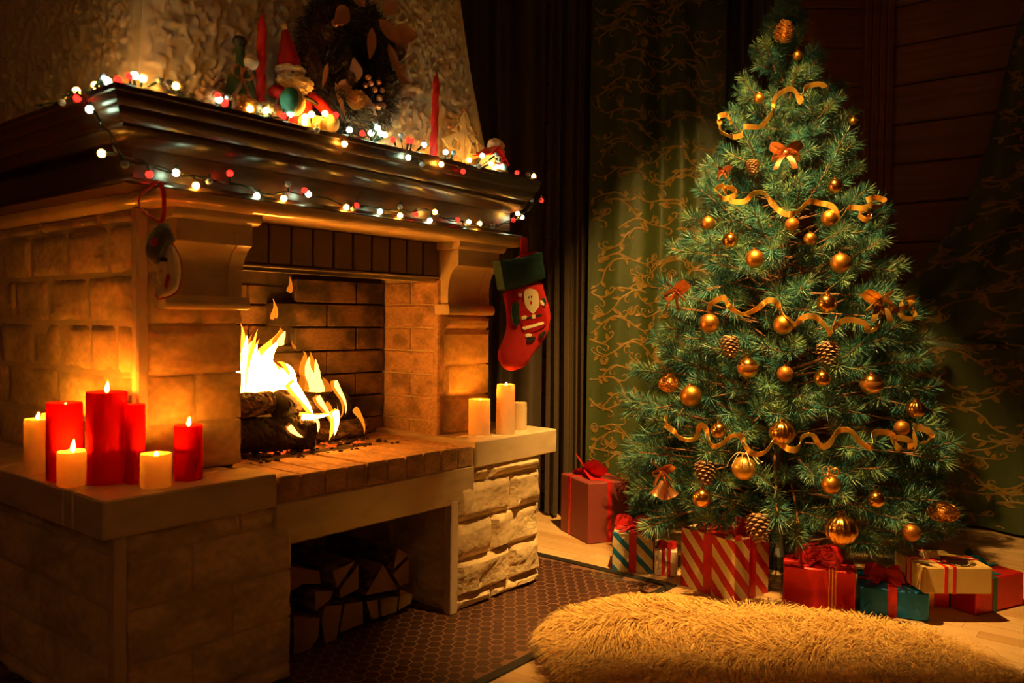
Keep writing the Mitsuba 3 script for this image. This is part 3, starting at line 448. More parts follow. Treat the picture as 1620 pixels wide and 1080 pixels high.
# the left half of the back wall: smaller bricks in a panel leaning back
for k in range(9):
    z0 = 0.528 + k * 0.064; lean = 0.004 + 0.014 * k * 0.25
    for c in range(3):
        a = 0.015 + c * 0.15 - (0.075 if k % 2 else 0); b = a + 0.145; a = max(a, 0.013); b = min(b, 0.43 - 0.02 * max(0, k - 4))
        if b - a < 0.03: continue
        put(FB, 'brick', lbox([a, 0.468 + lean, z0], [b, 0.502 + lean * 0.2, z0 + 0.059], 0.003), 'mat_soot_brick')
    for a, b in ((0.225, 0.35), (0.355, 0.465)): put(FB, 'brick', lbox([-0.005, a, z0], [0.018, b, z0 + 0.06], 0.003), 'mat_soot_brick')
# soldier course and the steel angles that carry it
SC = FP + '__soldier_course'; USED.add(SC)
scene[SC] = mikit.ply(lbox([0.0, 0.205, 1.078], [0.80, 0.33, 1.192], 0.001), 'mat_dark_brick')
for k in range(10):
    a = 0.028 + k * 0.0745
    put(SC, 'brick', lbox([a + 0.003, 0.188 + br.uniform(-.001, .001), 1.080], [a + 0.071, 0.215, 1.19], 0.003), 'mat_dark_brick')
put(SC, 'steel_bar', lbox([0.01, 0.186, 1.0705], [0.79, 0.32, 1.0765], 0.001), 'mat_steel')
put(SC, 'steel_bar', lbox([0.01, 0.196, 1.058], [0.79, 0.202, 1.0695], 0.001), 'mat_steel')
# corbels
def corbel(s0, s1):
    c = FP + '__corbel'; c = c if c not in USED else FP + '__corbel_001'; USED.add(c)
    prof = [(0.197, 0.984), (0.152, 0.984), (0.153, 1.01), (0.151, 1.04), (0.146, 1.065), (0.138, 1.085), (0.127, 1.10), (0.116, 1.109), (0.108, 1.114), (0.106, 1.120), (0.106, 1.168), (0.197, 1.168)]
    fn = lambda t, z, s: W(np.c_[s, t, z])
    scene[c] = mikit.ply(extr(prof, s0, s1, fn), 'mat_marble', smooth=25)
    fil = [(t - 0.004 if t < 0.19 else t, z) for t, z in prof]
    w = (s1 - s0) * 0.2
    for a, b in ((s0, s0 + w), (s1 - w, s1)): put(c, 'fillet', extr(fil, a + .0005, b, fn), 'mat_marble', smooth=25)
    foot = [(0.197, 0.950), (0.136, 0.950), (0.130, 0.955), (0.128, 0.965), (0.130, 0.976), (0.136, 0.984), (0.197, 0.984)]
    put(c, 'foot_moulding', extr(foot, s0 - 0.012, s1 + 0.012, fn), 'mat_marble', smooth=40)
    cap = [(0.197, 1.168), (0.098, 1.168), (0.088, 1.172), (0.082, 1.179), (0.081, 1.192), (0.197, 1.192)]
    put(c, 'cap', extr(cap, s0 - 0.016, s1 + 0.016, fn), 'mat_marble', smooth=40)
corbel(-0.215, -0.008); corbel(0.775, 0.985)
# mouldings that run round three sides
def run(profile, m0, tf, m1, tb):
    pr = np.asarray(profile, float); k, z = pr[:, 0], pr[:, 1]; o = np.ones_like(k)
    rows = [np.c_[m0 + k, tb * o, z], np.c_[m0 + k, tf + k, z], np.c_[m1 - k, tf + k, z], np.c_[m1 - k, tb * o, z]]
    v = np.vstack([W(r) for r in rows]); n = len(pr); f = []
    for a in range(3):
        for i in range(n):
            j = (i + 1) % n; f += [[a * n + i, (a + 1) * n + i, (a + 1) * n + j], [a * n + i, (a + 1) * n + j, a * n + j]]
    return trimesh.Trimesh(v, f, process=False)
def arc(c, r0, r1, a0, a1, n=6): return [(c[0] + r0 * math.cos(math.radians(a)), c[1] + r1 * math.sin(math.radians(a))) for a in np.linspace(a0, a1, n)]
put(FP, 'marble_ledge', run([(0.0, 1.226), (0.0, 1.212), (0.004, 1.203), (0.012, 1.195), (0.022, 1.192), (0.30, 1.192), (0.30, 1.226)], -0.286, 0.054, 1.073, 1.35), 'mat_marble', smooth=35, label='pale polished ledge under the wooden mantel')
MT = FP + '__mantel'; USED.add(MT)
m0, tm, m1 = -0.402, 0.017, 1.117
scene[MT] = mikit.ply(lbox([m0, tm, 1.4165], [m1, 1.40, 1.4325], 0.0025), 'mat_dark_wood', smooth=30)
put(MT, 'crown_moulding', run([(0.004, 1.4165), (0.005, 1.412), (0.006, 1.404), (0.009, 1.396), (0.014, 1.391), (0.0165, 1.3895), (0.0165, 1.385), (0.018, 1.376), (0.023, 1.366), (0.031, 1.359), (0.035, 1.357), (0.035, 1.350)] + arc((0.078, 1.350), 0.041, 0.034, 180, 270, 7) + [(0.078, 1.312), (0.30, 1.312), (0.30, 1.4165)], m0, tm, m1, 1.40), 'mat_dark_wood', smooth=32)
put(MT, 'frieze', run([(0.080, 1.3115), (0.080, 1.2455), (0.3, 1.2455), (0.3, 1.3115)], m0, tm, m1, 1.40), 'mat_dark_wood', smooth=30)
put(MT, 'base_moulding', run([(0.078, 1.2455), (0.062, 1.2450), (0.056, 1.242), (0.052, 1.236), (0.046, 1.234), (0.043, 1.230), (0.043, 1.2265), (0.3, 1.2265), (0.3, 1.2455)], m0, tm, m1, 1.40), 'mat_dark_wood', smooth=32)
# plaster hood
def stucco(U, Z, s):
    p = np.stack([U * 92, Z * 66, 0 * U + s], -1); w = meshkit.fbm(np.stack([U * 34, Z * 34, 0 * U + s + 9], -1), 2)
    q = meshkit.noise(p + np.stack([w * 2.4, w * 1.2, 0 * w], -1), 7); r = meshkit.fbm(p * 2.1, 2, 3)
    return 0.0125 * np.clip((q - 0.40) * 2.4, 0, 0.7) + 0.004 * r
zz = np.r_[np.arange(1.4328, 2.16, 0.0044), np.linspace(2.18, 2.598, 6)]
sr = np.interp(zz, [1.43, 1.52, 1.617, 1.774, 1.94, 2.04, 2.6], [1.052, 1.026, 0.996, 0.945, 0.901, 0.878, 0.78])
sl = np.interp(zz, [1.43, 1.7, 2.04, 2.6], [-0.262, -0.248, -0.222, -0.17]); tf_ = 0.20 + 0.0 * zz
nu = 300; A = np.linspace(0, 1, nu)[None, :]; U = sl[:, None] + (sr - sl)[:, None] * A; Z = np.repeat(zz[:, None], nu, 1)
edge = np.minimum(1, np.minimum(A, 1 - A) * 25 + 0.0 * Z)
front = W(np.c_[U.ravel(), (tf_[:, None] + 0 * U - stucco(U, Z, 0) * edge).ravel(), Z.ravel()])
def grid_mesh(v, rows, cols):
    i, j = np.meshgrid(np.arange(rows - 1), np.arange(cols - 1), indexing='ij')
    q = np.stack([i * cols + j, i * cols + j + 1, (i + 1) * cols + j + 1, (i + 1) * cols + j], -1).reshape(-1, 4)
    return trimesh.Trimesh(v, np.vstack([q[:, [0, 1, 2]], q[:, [0, 2, 3]]]), process=False)
ms = [grid_mesh(front, len(zz), nu)]
nv = 190; B_ = np.linspace(0, 1, nv)[None, :] ** 1.15; V = 0.20 + (1.43 - 0.20) * B_ + 0 * Z[:, :1]; Zl = np.repeat(zz[:, None], nv, 1)
ed = np.minimum(1, B_ * 12 + 0 * Zl)
ms.append(grid_mesh(W(np.c_[(sl[:, None] + 0.0 * V - stucco(V, Zl, 5) * ed).ravel(), V.ravel(), Zl.ravel()]), len(zz), nv))
V2 = np.linspace(0.20, 1.43, 12)[None, :] + 0 * Z[:, :1]; ms.append(grid_mesh(W(np.c_[(sr[:, None] + 0 * V2).ravel(), V2.ravel(), np.repeat(zz[:, None], 12, 1).ravel()]), len(zz), 12))
put(FP, 'hood', cat(ms), 'mat_plaster', smooth=True, label='rough trowelled plaster hood above the mantel')

# ------------------------------------------------------------------ the fire
def log_mesh(p0, p1, r, seed, n=14, rings=10, flat=0.0):
    p0, p1 = np.asarray(p0, float), np.asarray(p1, float); a = np.linspace(0, 1, rings); d = p1 - p0; d /= np.linalg.norm(d)
    x = np.cross(d, [0, 0, 1.0]); x /= np.linalg.norm(x); y = np.cross(d, x); th = np.arange(n) * 2 * np.pi / n
    rr = r * (1 + 0.22 * (meshkit.noise(np.stack(np.broadcast_arrays(np.cos(th)[None] * 2.2 + seed, np.sin(th)[None] * 2.2, a[:, None] * 4), -1), seed) - 0.5))
    gr = np.stack(np.broadcast_arrays(np.cos(th)[None] * 7 + seed, np.sin(th)[None] * 7, a[:, None] * 9), -1); rr = rr * (1 - 0.14 * np.clip(1 - np.abs(meshkit.noise(gr, seed) - 0.5) * 9, 0, 1) - 0.10 * np.clip(1 - np.abs(meshkit.noise(gr * [1, 1, 2.2], seed + 4) - 0.5) * 9, 0, 1)); rr[0] *= 0.90; rr[-1] *= 0.90
    v = (p0 + a[:, None] * (p1 - p0))[:, None] + rr[..., None] * (np.cos(th)[None, :, None] * x + np.sin(th)[None, :, None] * y * (1 - flat))
    i, j = np.meshgrid(np.arange(rings - 1), np.arange(n), indexing='ij')
    q = np.stack([i * n + j, i * n + (j + 1) % n, (i + 1) * n + (j + 1) % n, (i + 1) * n + j], -1).reshape(-1, 4)
    body = trimesh.Trimesh(v.reshape(-1, 3), np.vstack([q[:, [0, 1, 2]], q[:, [0, 2, 3]]]), process=False)
    ends = []
    for k, s in ((0, -1), (rings - 1, 1)):
        ring = v[k]; c = ring.mean(0) + d * s * r * 0.06
        mid = c + (ring - c) * 0.5; vv = np.vstack([ring, mid, c]); f = []
        for b in range(n):
            f += [[b, (b + 1) % n, n + (b + 1) % n], [b, n + (b + 1) % n, n + b], [n + b, n + (b + 1) % n, 2 * n]]
        ends.append(trimesh.Trimesh(vv, f, process=False))
    return body, ends
def burn_log(label, p0, p1, r, seed, bark, end, flat=0.0, n=18):
    k = thing('burning_log', label, 'log', 'logs burning in the firebox'); P = W([p0, p1]); b, e = log_mesh(P[0], P[1], r, seed, 44, 60, flat)
    putself(k, b, bark, smooth=40); put(k, 'cut_end', e[0], end); put(k, 'cut_end', e[1], end)
burn_log('charred log lowest at the front left of the fire, its end pointing right', (0.09, 0.375, 0.584), (0.345, 0.315, 0.584), 0.054, 3, 'mat_char', 'mat_char')
burn_log('round-ended dark log lying on top, right of the tallest flames', (0.235, 0.335, 0.672), (0.56, 0.43, 0.640), 0.042, 5, 'mat_char', 'mat_char')
burn_log('grey-barked log on top at the left, beneath the tallest flames', (0.03, 0.345, 0.676), (0.225, 0.36, 0.676), 0.036, 7, 'mat_bark', 'mat_char')
burn_log('split log with glowing bark at the back right of the fire', (0.36, 0.412, 0.563), (0.625, 0.395, 0.563), 0.034, 9, 'mat_bark', 'mat_char')
ash = []
ar = np.random.default_rng(3)
for k in range(150):
    s, t = ar.uniform(0.05, 0.64), 0.33 + 0.1 * ar.standard_normal()
    t = min(max(t, 0.22), 0.46); r = ar.uniform(0.003, 0.013) * (1 if t > 0.27 else 0.5)
    m = trimesh.creation.icosphere(1, 1.0); m.apply_scale([r * ar.uniform(0.7, 1.6), r, r * 0.55]); m.apply_translation([s, t, 0.5262 + r * 0.35]); ash.append(trimesh.Trimesh(W(m.vertices), m.faces, process=False))
k = thing('ash', 'ash and charred crumbs scattered on the firebox floor', 'ash', kind='stuff'); putself(k, cat(ash), 'mat_char')
FIRE = thing('log_fire', 'bright yellow and orange log fire burning in the firebox', 'fire')
def tongue(pts, w, kind, t):
    P = spline(pts, 16); u = np.linspace(0, 1, 16); prof = np.sqrt(np.clip(1 - u ** 1.25, 0, 1)) * (0.72 + 0.28 * np.sin(np.pi * np.clip(u * 1.6, 0, 1))) * (1 + 0.16 * np.sin(u * 9 + 40 * w))
    def mesh(k, dt, cut, thick):
        n = max(6, int(16 * cut)); Q = spline(P[:n], 16) if n < 16 else P; r = 0.5 * w * k * np.interp(np.linspace(0, cut, 16), u, prof) * np.sqrt(np.clip(1 - np.linspace(0, 1, 16) ** 3, 0.0004, 1))
        m = sweep_tube(np.c_[Q[:, 0], 0 * Q[:, 0], Q[:, 1]], r + 0.0002, 10); v = np.asarray(m.vertices)
        c = W(np.c_[v[:, 0], t + dt + v[:, 1] * thick, v[:, 2]]); return trimesh.Trimesh(c, np.asarray(m.faces), process=False)
    if kind in ('dim', 'ember'): return put(FIRE, 'flame', emit(mesh(1.0, 0, 1.0, 0.6), FIRE_EDGE if kind == 'dim' else [0.75, 0.16, 0.006], 1.0), None)
    a, b = (FIRE_CORE, FIRE_MID) if kind == 'hot' else (FIRE_WARM, FIRE_EDGE)
    key = put(FIRE, 'flame', emit(mesh(1.15, 0.010 + 0.2 * w, 1.0, 0.35), b, 2.0), None, label='orange flame tongue')
    put(key, 'core', emit(mesh(0.86, 0.0, 0.86, 0.5), a, 7.0 if kind == 'hot' else 3.0), None, label='white-hot core')
for q in TONGUES: tongue(*q)
em = []
for k in range(60):
    s, t = ar.uniform(0.20, 0.56), ar.uniform(0.29, 0.38); r = ar.uniform(0.0025, 0.007)
    m = trimesh.creation.icosphere(1, 1.0); m.apply_scale([r * 1.5, r, r * 0.6]); m.apply_translation([s, t, 0.5275 + r * 0.4]); em.append(trimesh.Trimesh(W(m.vertices), m.faces, process=False))
put(FIRE, 'embers', emit(cat(em), [1.0, 0.10, 0.006], 1.0, False), None, kind='stuff', label='red glowing embers')

# ------------------------------------------------------------------ candles
def candle(label, s, t, r, h, mat_, lit=True, flame_h=0.020, group=None, rough=False, seed=0, z0=0.5392, sunk=0.008):
    k = thing('pillar_candle', label, 'candle', group); n = 32
    p = W([[s, t, z0]])[0]
    prof = [(r * 0.97, 0.0), (r, 0.004), (r * 0.995, h * 0.35), (r * 0.99, h * 0.7), (r * 0.985, h - 0.004), (r * 0.95, h), (r * 0.86, h - 0.002), (r * 0.78, h - sunk), (r * 0.4, h - sunk - 0.001), (0.003, h - sunk - 0.001)]
    m = lathe(prof, n); a = np.arctan2(m.vertices[:, 1], m.vertices[:, 0]); top = m.vertices[:, 2] > h * 0.75
    if rough:
        m.vertices[:, 2] += top * 0.004 * (meshkit.noise(np.c_[np.cos(a) * 3, np.sin(a) * 3, 0 * a + seed]) - 0.3)
    rr = np.hypot(m.vertices[:, 0], m.vertices[:, 1])
    wob = 1 + 0.035 * (meshkit.noise(np.c_[np.cos(a) * 2.2, np.sin(a) * 2.2, m.vertices[:, 2] * 20 + seed]) - 0.5)
    m.vertices[:, 0] *= wob; m.vertices[:, 1] *= wob; m.vertices = m.vertices + p
    putself(k, m, mat_, smooth=50)
    q = p + [0, 0, h - sunk]
    put(k, 'wick', sweep_tube([q, q + [0.0004, 0, 0.005], q + [0.0016, 0, 0.009]], 0.0009, 6), 'mat_wick')
    if lit:
        f = lathe([(0.0008, 0), (0.0034, flame_h * 0.12), (0.0046, flame_h * 0.28), (0.0043, flame_h * 0.45), (0.0028, flame_h * 0.7), (0.0010, flame_h * 0.92), (0.0002, flame_h)], 12)
        f.vertices[:, 0] += 0.10 * (f.vertices[:, 2] ** 2) / flame_h; f.vertices = f.vertices + q + [0.0005, 0, 0.0055]
        put(k, 'flame', emit(f, CANDLE, 22.0), None, label='small bright flame')
LG_ = 'candles on the left slab'
candle('tall cream pillar candle, leftmost of the candles on the left slab', -0.395, 0.434, 0.031, 0.135, 'mat_wax_cream', seed=1)
candle('red pillar candle between the leftmost tall cream candle and the biggest red candle', -0.385, 0.305, 0.040, 0.184, 'mat_wax_red', seed=2, sunk=0.03, flame_h=0.024)
candle('short cream candle with a ragged melted rim, front left of the biggest red candle', -0.402, 0.222, 0.033, 0.078, 'mat_wax_cream', rough=True, seed=3, flame_h=0.030)
candle('biggest and tallest red pillar candle, in front among the left candles', -0.336, 0.196, 0.045, 0.214, 'mat_wax_red', seed=4, flame_h=0.026)
candle('slim red candle half hidden behind the biggest red one, on its right', -0.296, 0.138, 0.022, 0.186, 'mat_wax_red', seed=5, sunk=0.026, flame_h=0.013)
candle('short smooth cream candle with a tiny flame, right of the biggest red candle', -0.286, 0.062, 0.0345, 0.077, 'mat_wax_cream', seed=6, flame_h=0.011, sunk=0.012)
candle('red pillar candle standing apart, nearest the left end of the brick ledge', -0.190, 0.090, 0.033, 0.131, 'mat_wax_red', seed=7, flame_h=0.022)
candle('small cream candle hidden behind the red one, only its flame showing', -0.345, 0.47, 0.028, 0.142, 'mat_wax_cream', seed=8, flame_h=0.018)
candle('wide cream candle with a deep glowing pool, left of the three on the right slab', 0.887, 0.100, 0.0378, 0.122, 'mat_wax_cream', seed=9, sunk=0.022, flame_h=0.016)
candle('tallest cream candle, in the middle of the three on the right slab', 0.962, 0.045, 0.0325, 0.172, 'mat_wax_cream', seed=10, sunk=0.014, flame_h=0.016)
candle('small unlit cream candle, right of the three on the right slab', 1.090, 0.085, 0.0273, 0.098, 'mat_wax_cream', lit=False, seed=11)
k = thing('wax_drips', 'flat puddles of hardened wax beside the right candles', 'wax', kind='stuff'); dr_ = []
for s, t, a, b in ((0.80, 0.10, 0.03, 0.012), (0.845, 0.06, 0.022, 0.01), (0.90, 0.03, 0.028, 0.008)):
    m = trimesh.creation.icosphere(2, 1.0); m.apply_scale([a, b, 0.003]); m.apply_translation([s, t, 0.5400]); dr_.append(trimesh.Trimesh(W(m.vertices), m.faces, process=False))
putself(k, cat(dr_), 'mat_cream', smooth=True)

# ------------------------------------------------------------------ strings of lights
BALL = trimesh.creation.icosphere(2, 0.0082)
def lights(name, label, bulbs, path, seed):
    k = thing(name, label, 'string lights'); r = np.random.default_rng(seed)
    P = spline(W(path), len(path) * 9); P2 = P.copy(); w = np.linspace(0, len(path) * 4.0, len(P))
    P = P + np.c_[0.003 * np.sin(w * 1.3), 0.003 * np.cos(w * 1.7), 0.004 * np.sin(w)]; P2 = P2 - np.c_[0.003 * np.sin(w * 1.1), 0.004 * np.cos(w * 1.9), 0.004 * np.sin(w * 0.9)]
    putself(k, cat([sweep_tube(P, 0.0017, 5), sweep_tube(P2, 0.0017, 5)]), 'mat_wire', smooth=40)
    for s, t, z, c in bulbs:
        p = W([[s, t, z]])[0]; j = np.argmin(np.linalg.norm(P - p, axis=1)); q = P[j]; d = q - p; L = np.linalg.norm(d)
        d = d / L if L > 0.012 else np.array([0, 0.2, 0.98])
        base = mikit.ply(BALL, 'mat_bulb_off', smooth=True) if c == 'g' else emit(BALL, BULB[c], 0.8)
        b = put(k, 'bulb', {**base, 'to_world': T().translate(p.tolist())}, None, label={'g': 'unlit grey ball bulb', 'w': 'lit amber bulb', 'c': 'lit cool white bulb', 'r': 'lit red bulb'}[c])
        e = p + d * max(0.018, min(L, 0.03)); m = [sweep_tube([p + d * 0.0072, e], 0.0032, 7)]
        if L > 0.03: m.append(sweep_tube([e, q], 0.0012, 5))
        put(b, 'socket', cat(m), 'mat_wire')
up_path = [(-0.408, 0.40, 1.439), (-0.404, 0.25, 1.437), (-0.412, 0.19, 1.435), (-0.414, 0.12, 1.400), (-0.414, 0.09, 1.375), (-0.412, 0.04, 1.335), (-0.412, 0.0, 1.300), (-0.411, -0.01, 1.285), (-0.37, 0.05, 1.275), (-0.30, 0.06, 1.272)]
lights('string_lights', 'short run of fairy lights hanging down over the left corner of the mantel', [b for b in UPPER_BULBS if b[0] < -0.384], up_path, 1)
HIDDEN = [(-0.300, 0.19, 1.444, 'w'), (-0.288, 0.165, 1.443, 'c'), (-0.262, 0.160, 1.443, 'w'), (-0.235, 0.165, 1.443, 'w'), (0.10, 0.03, 1.443, 'w'), (0.16, 0.045, 1.443, 'w'), (0.43, 0.165, 1.443, 'w'), (0.47, 0.16, 1.443, 'c'), (0.53, 0.15, 1.443, 'c'), (0.585, 0.16, 1.443, 'w'), (0.70, 0.155, 1.443, 'w'), (0.87, 0.14, 1.443, 'w'), (0.885, 0.045, 1.443, 'w')]
ub = sorted(HIDDEN + [b for b in UPPER_BULBS if b[0] >= -0.384], key=lambda b: b[0])
tp = [(-0.395, 0.12, 1.436), (-0.37, 0.05, 1.437), (-0.325, 0.06, 1.437), (-0.30, 0.17, 1.437), (-0.25, 0.15, 1.437), (-0.23, 0.06, 1.437)] + [(s, 0.045 + (0.085 if i in (8, 10, 12, 14) else 0.016 * math.sin(i * 2.1)), 1.4365) for i, s in enumerate(np.arange(-0.17, 1.12, 0.075))]
lights('string_lights', 'long string of fairy lights lying along the front edge of the mantel top', ub, tp, 2)
lp = [(-0.41, -0.008, 1.286), (-0.34, 0.056, 1.278), (-0.26, 0.06, 1.268), (-0.2, 0.06, 1.262), (-0.14, 0.06, 1.262), (-0.06, 0.06, 1.256), (0.03, 0.06, 1.252), (0.1, 0.06, 1.262), (0.2, 0.06, 1.256), (0.3, 0.06, 1.250), (0.4, 0.06, 1.256), (0.5, 0.06, 1.258), (0.57, 0.06, 1.272), (0.66, 0.06, 1.256), (0.76, 0.06, 1.252), (0.88, 0.06, 1.250), (0.95, 0.058, 1.265), (1.03, 0.058, 1.292), (1.075, 0.058, 1.320), (1.12, 0.055, 1.352), (1.165, 0.055, 1.372)]
lights('string_lights', 'string of fairy lights along the foot of the dark wooden frieze, under the mantel', LOWER_BULBS, lp, 3)

# ------------------------------------------------------------------ things on the mantel
MZ = 1.4328
def loc_mesh(m, s, t, z, yaw=0.0):
    """a mesh modelled with x right, y away, z up, set on the fireplace frame"""
    c, n = math.cos(yaw), math.sin(yaw); v = np.asarray(m.vertices)
    return trimesh.Trimesh(W(np.c_[v[:, 0] * c - v[:, 1] * n + s, v[:, 0] * n + v[:, 1] * c + t, v[:, 2] + z]), m.faces, process=False)
def cone_mesh(r, L, seed=0, n_=9):
    """an open pine cone along +z, base at 0"""
    rg = np.random.default_rng(seed); ms = [lathe([(r * 0.3, 0), (r * 0.45, L * 0.3), (r * 0.3, L * 0.8), (r * 0.05, L)], 8)]
    for k in range(n_ * 7):
        a, h = k * 2.39996, (k + 0.5) / (n_ * 7); R = r * (0.55 + 0.75 * math.sin(math.pi * (0.25 + 0.72 * h))) * 0.82; w = r * 0.42 * (1.1 - 0.5 * h)
        c, s_ = math.cos(a), math.sin(a); z = L * h
        p = lambda q, x, zz: [c * q - s_ * x, s_ * q + c * x, zz]
        v = [p(R * 0.35, 0, z), p(R * 0.75, -w * 0.8, z + L * 0.05), p(R, -w * 0.4, z + L * 0.10), p(R, w * 0.4, z + L * 0.10), p(R * 0.75, w * 0.8, z + L * 0.05), p(R * 0.8, 0, z - L * 0.01)]
        ms.append(trimesh.Trimesh(v, [[0, 1, 4], [1, 2, 3], [1, 3, 4], [0, 5, 1], [1, 5, 2], [2, 5, 3], [3, 5, 4], [4, 5, 0]], process=False))
    return cat(ms)
def rotm(m, axis, ang): 
    R = trimesh.transformations.rotation_matrix(ang, axis); return xf(m, R)
for lab, s, t, z, r, L, tilt, az, mt in (
    ('dark brown pine cone lying leftmost on the mantel', -0.165, 0.085, 0.030, 0.028, 0.075, 1.45, 0.3, 'mat_cone'),
    ('pale brown pine cone standing on end beside the green glass bottle ornament', -0.105, 0.135, 0.002, 0.034, 0.105, 0.1, 0.0, 'mat_cone'),
    ('brown pine cone lying left of the golden one on the mantel', -0.085, 0.060, 0.026, 0.026, 0.070, 1.5, 0.2, 'mat_cone'),
    ('golden pine cone lying in front of the tall twisted candle', -0.010, 0.070, 0.026, 0.025, 0.068, 1.5, 0.1, 'mat_cone_gold')):
    k = thing('pine_cone', lab, 'pine cone', 'pine cones on the mantel'); m = rotm(cone_mesh(r, L, 3), [0, 1, 0], tilt); putself(k, loc_mesh(m, s, t, MZ + z, az), mt)
k = thing('fir_sprig', 'small tuft of dark fir needles among the pine cones on the mantel', 'fir sprig'); fr = np.random.default_rng(2); ms = []
for i in range(240):
    d = fr.standard_normal(3); d[2] = abs(d[2]) + 0.2; d /= np.linalg.norm(d); L = fr.uniform(0.03, 0.055); b = np.cross(d, [0.3, 0.5, 0.8]); b /= np.linalg.norm(b)
    p0 = np.array([0, 0, 0.012]) + d * 0.008; ms.append(trimesh.Trimesh([p0 - b * 0.0012, p0 + b * 0.0012, p0 + d * L], [[0, 1, 2]], process=False))
ms.append(lathe([(0.012, 0.0), (0.012, 0.012), (0.004, 0.02)], 8)); putself(k, loc_mesh(cat(ms), -0.205, 0.14, MZ), 'mat_wreath')
# green glass ornament with neck, bow and pale pompon
k = thing('glass_bottle', 'dark green glass bottle-shaped ornament with a bow and a pale pompon, behind the pine cones', 'ornament')
putself(k, loc_mesh(lathe([(0.036, 0), (0.042, 0.006), (0.042, 0.055), (0.038, 0.085), (0.028, 0.115), (0.015, 0.135), (0.011, 0.15), (0.011, 0.185), (0.013, 0.19)], 28), -0.030, 0.125, MZ), 'mat_green_glass', smooth=40)
put(k, 'stopper', loc_mesh(lathe([(0.009, 0.19), (0.016, 0.196), (0.018, 0.208), (0.012, 0.216)], 16), -0.032, 0.125, MZ), 'mat_black', smooth=40)
m = trimesh.creation.icosphere(3, 0.020); m.vertices *= (1 + 0.16 * (meshkit.noise(np.asarray(m.vertices) * 260) - 0.5))[:, None]; put(k, 'pompon', loc_mesh(m, -0.008, 0.110, MZ + 0.155), 'mat_pale_cloth', smooth=False, label='pale fluffy pompon')
bw = [strip(spline([(0, 0, 0), (x, -0.008, 0.022), (x * 1.6, -0.004, 0.005), (x * 0.8, -0.006, -0.008), (0, 0, 0)], 20), [0, 0.8, 0.5], 0.012) for x in (0.018, -0.018)]
bw += [strip(spline([(0, 0, 0), (x * 0.6, -0.012, -0.03), (x * 1.5, -0.006, -0.06)], 12), [0.9, 0.3, 0], 0.012) for x in (0.014, -0.02)]
put(k, 'bow', loc_mesh(cat(bw), -0.052, 0.085, MZ + 0.105), 'mat_copper', smooth=True, label='small shiny bow')
put(k, 'handle', loc_mesh(sweep_tube(spline([(0.012, 0, 0.15), (0.04, -0.005, 0.12), (0.055, -0.01, 0.06), (0.060, -0.01, 0.045)], 14), 0.0035, 7), -0.030, 0.115, MZ), 'mat_black', smooth=True)
# twisted tapers
def taper(label, s, t, h, r, lean, z0=MZ):
    k = thing('taper_candle', label, 'candle'); n, m = 16, 46; zz_ = np.linspace(0, 1, m); th = np.arange(n) * 2 * np.pi / n; v = []
    for z in zz_:
        R = r * (1 - 0.12 * z) * (1 if z < 0.9 else max(0.12, 1 - (z - 0.9) / 0.105)); a = th + z * 9.5
        q = R * (1 + 0.17 * np.cos(3 * th)); v.append(np.c_[q * np.cos(a) + lean * z * h, q * np.sin(a), 0 * th + z * h])
    v = np.vstack(v); i, j = np.meshgrid(np.arange(m - 1), np.arange(n), indexing='ij')
    q = np.stack([i * n + j, i * n + (j + 1) % n, (i + 1) * n + (j + 1) % n, (i + 1) * n + j], -1).reshape(-1, 4)
    putself(k, loc_mesh(trimesh.Trimesh(v, np.vstack([q[:, [0, 1, 2]], q[:, [0, 2, 3]]]), process=False), s, t, z0), 'mat_wax_red_solid', smooth=50)
    put(k, 'wick', loc_mesh(sweep_tube([(lean * h, 0, h - 0.004), (lean * h, 0, h + 0.008)], 0.0008, 5), s, t, z0), 'mat_wick')
mat('mat_wax_red_solid', (0.62, 0.018, 0.016), 0.35)
taper('tall red twisted taper candle left of the bearded figure on the mantel', 0.012, 0.100, 0.285, 0.0125, 0.02)
taper('tall red twisted taper candle right of the wreath on the mantel', 0.640, 0.090, 0.285, 0.0115, 0.04)
# bearded figure sitting on the mantel edge
G = thing('bearded_figurine', 'plush bearded figure in red coat and tall red hat, sitting on the mantel', 'figurine')
def blob(c, r, sub=3, sc=(1, 1, 1), nz=0.0, f=60):
    m = trimesh.creation.icosphere(sub, 1.0); v = np.asarray(m.vertices)
    if nz: v = v * (1 + nz * (meshkit.noise(v * f * r + 3) - 0.5))[:, None]
    return trimesh.Trimesh(v * r * np.array(sc) + np.array(c), m.faces, process=False)
gs, gt = 0.120, 0.100
def rot_at(m, p, a): return rotm(m, [0, 1, 0], a).apply_translation(p)
A_ = lambda name, m, mt, lab=None, sm=True: put(G, name, loc_mesh(m, gs, gt, MZ, -0.25), mt, smooth=sm, label=lab)
A_('body', blob((0.0, 0, 0.058), 0.05, sc=(0.95, 0.8, 1.15)), 'mat_red_cloth')
A_('head', blob((-0.012, -0.006, 0.140), 0.034, sc=(1.05, 0.95, 0.95)), 'mat_skin')
A_('beard', cat([blob((-0.010, -0.026, 0.122), 0.034, sc=(1.15, 0.65, 0.8), nz=0.4, f=160), blob((0.022, -0.022, 0.122), 0.020, nz=0.4, f=160), blob((-0.038, -0.020, 0.124), 0.020, nz=0.4, f=160), blob((0.0, -0.03, 0.103), 0.022, nz=0.4, f=160)]), 'mat_pale_cloth', 'fluffy pale beard', False)
A_('hat_brim', blob((-0.014, -0.004, 0.160), 0.036, sc=(1.1, 1.0, 0.42), nz=0.25, f=120), 'mat_pale_cloth', 'pale brim of the hat', False)
A_('hat', rot_at(lathe([(0.033, 0), (0.030, 0.02), (0.022, 0.05), (0.012, 0.085), (0.005, 0.105)], 20), (-0.016, -0.002, 0.165), -0.12), 'mat_red_cloth', 'tall pointed red hat')
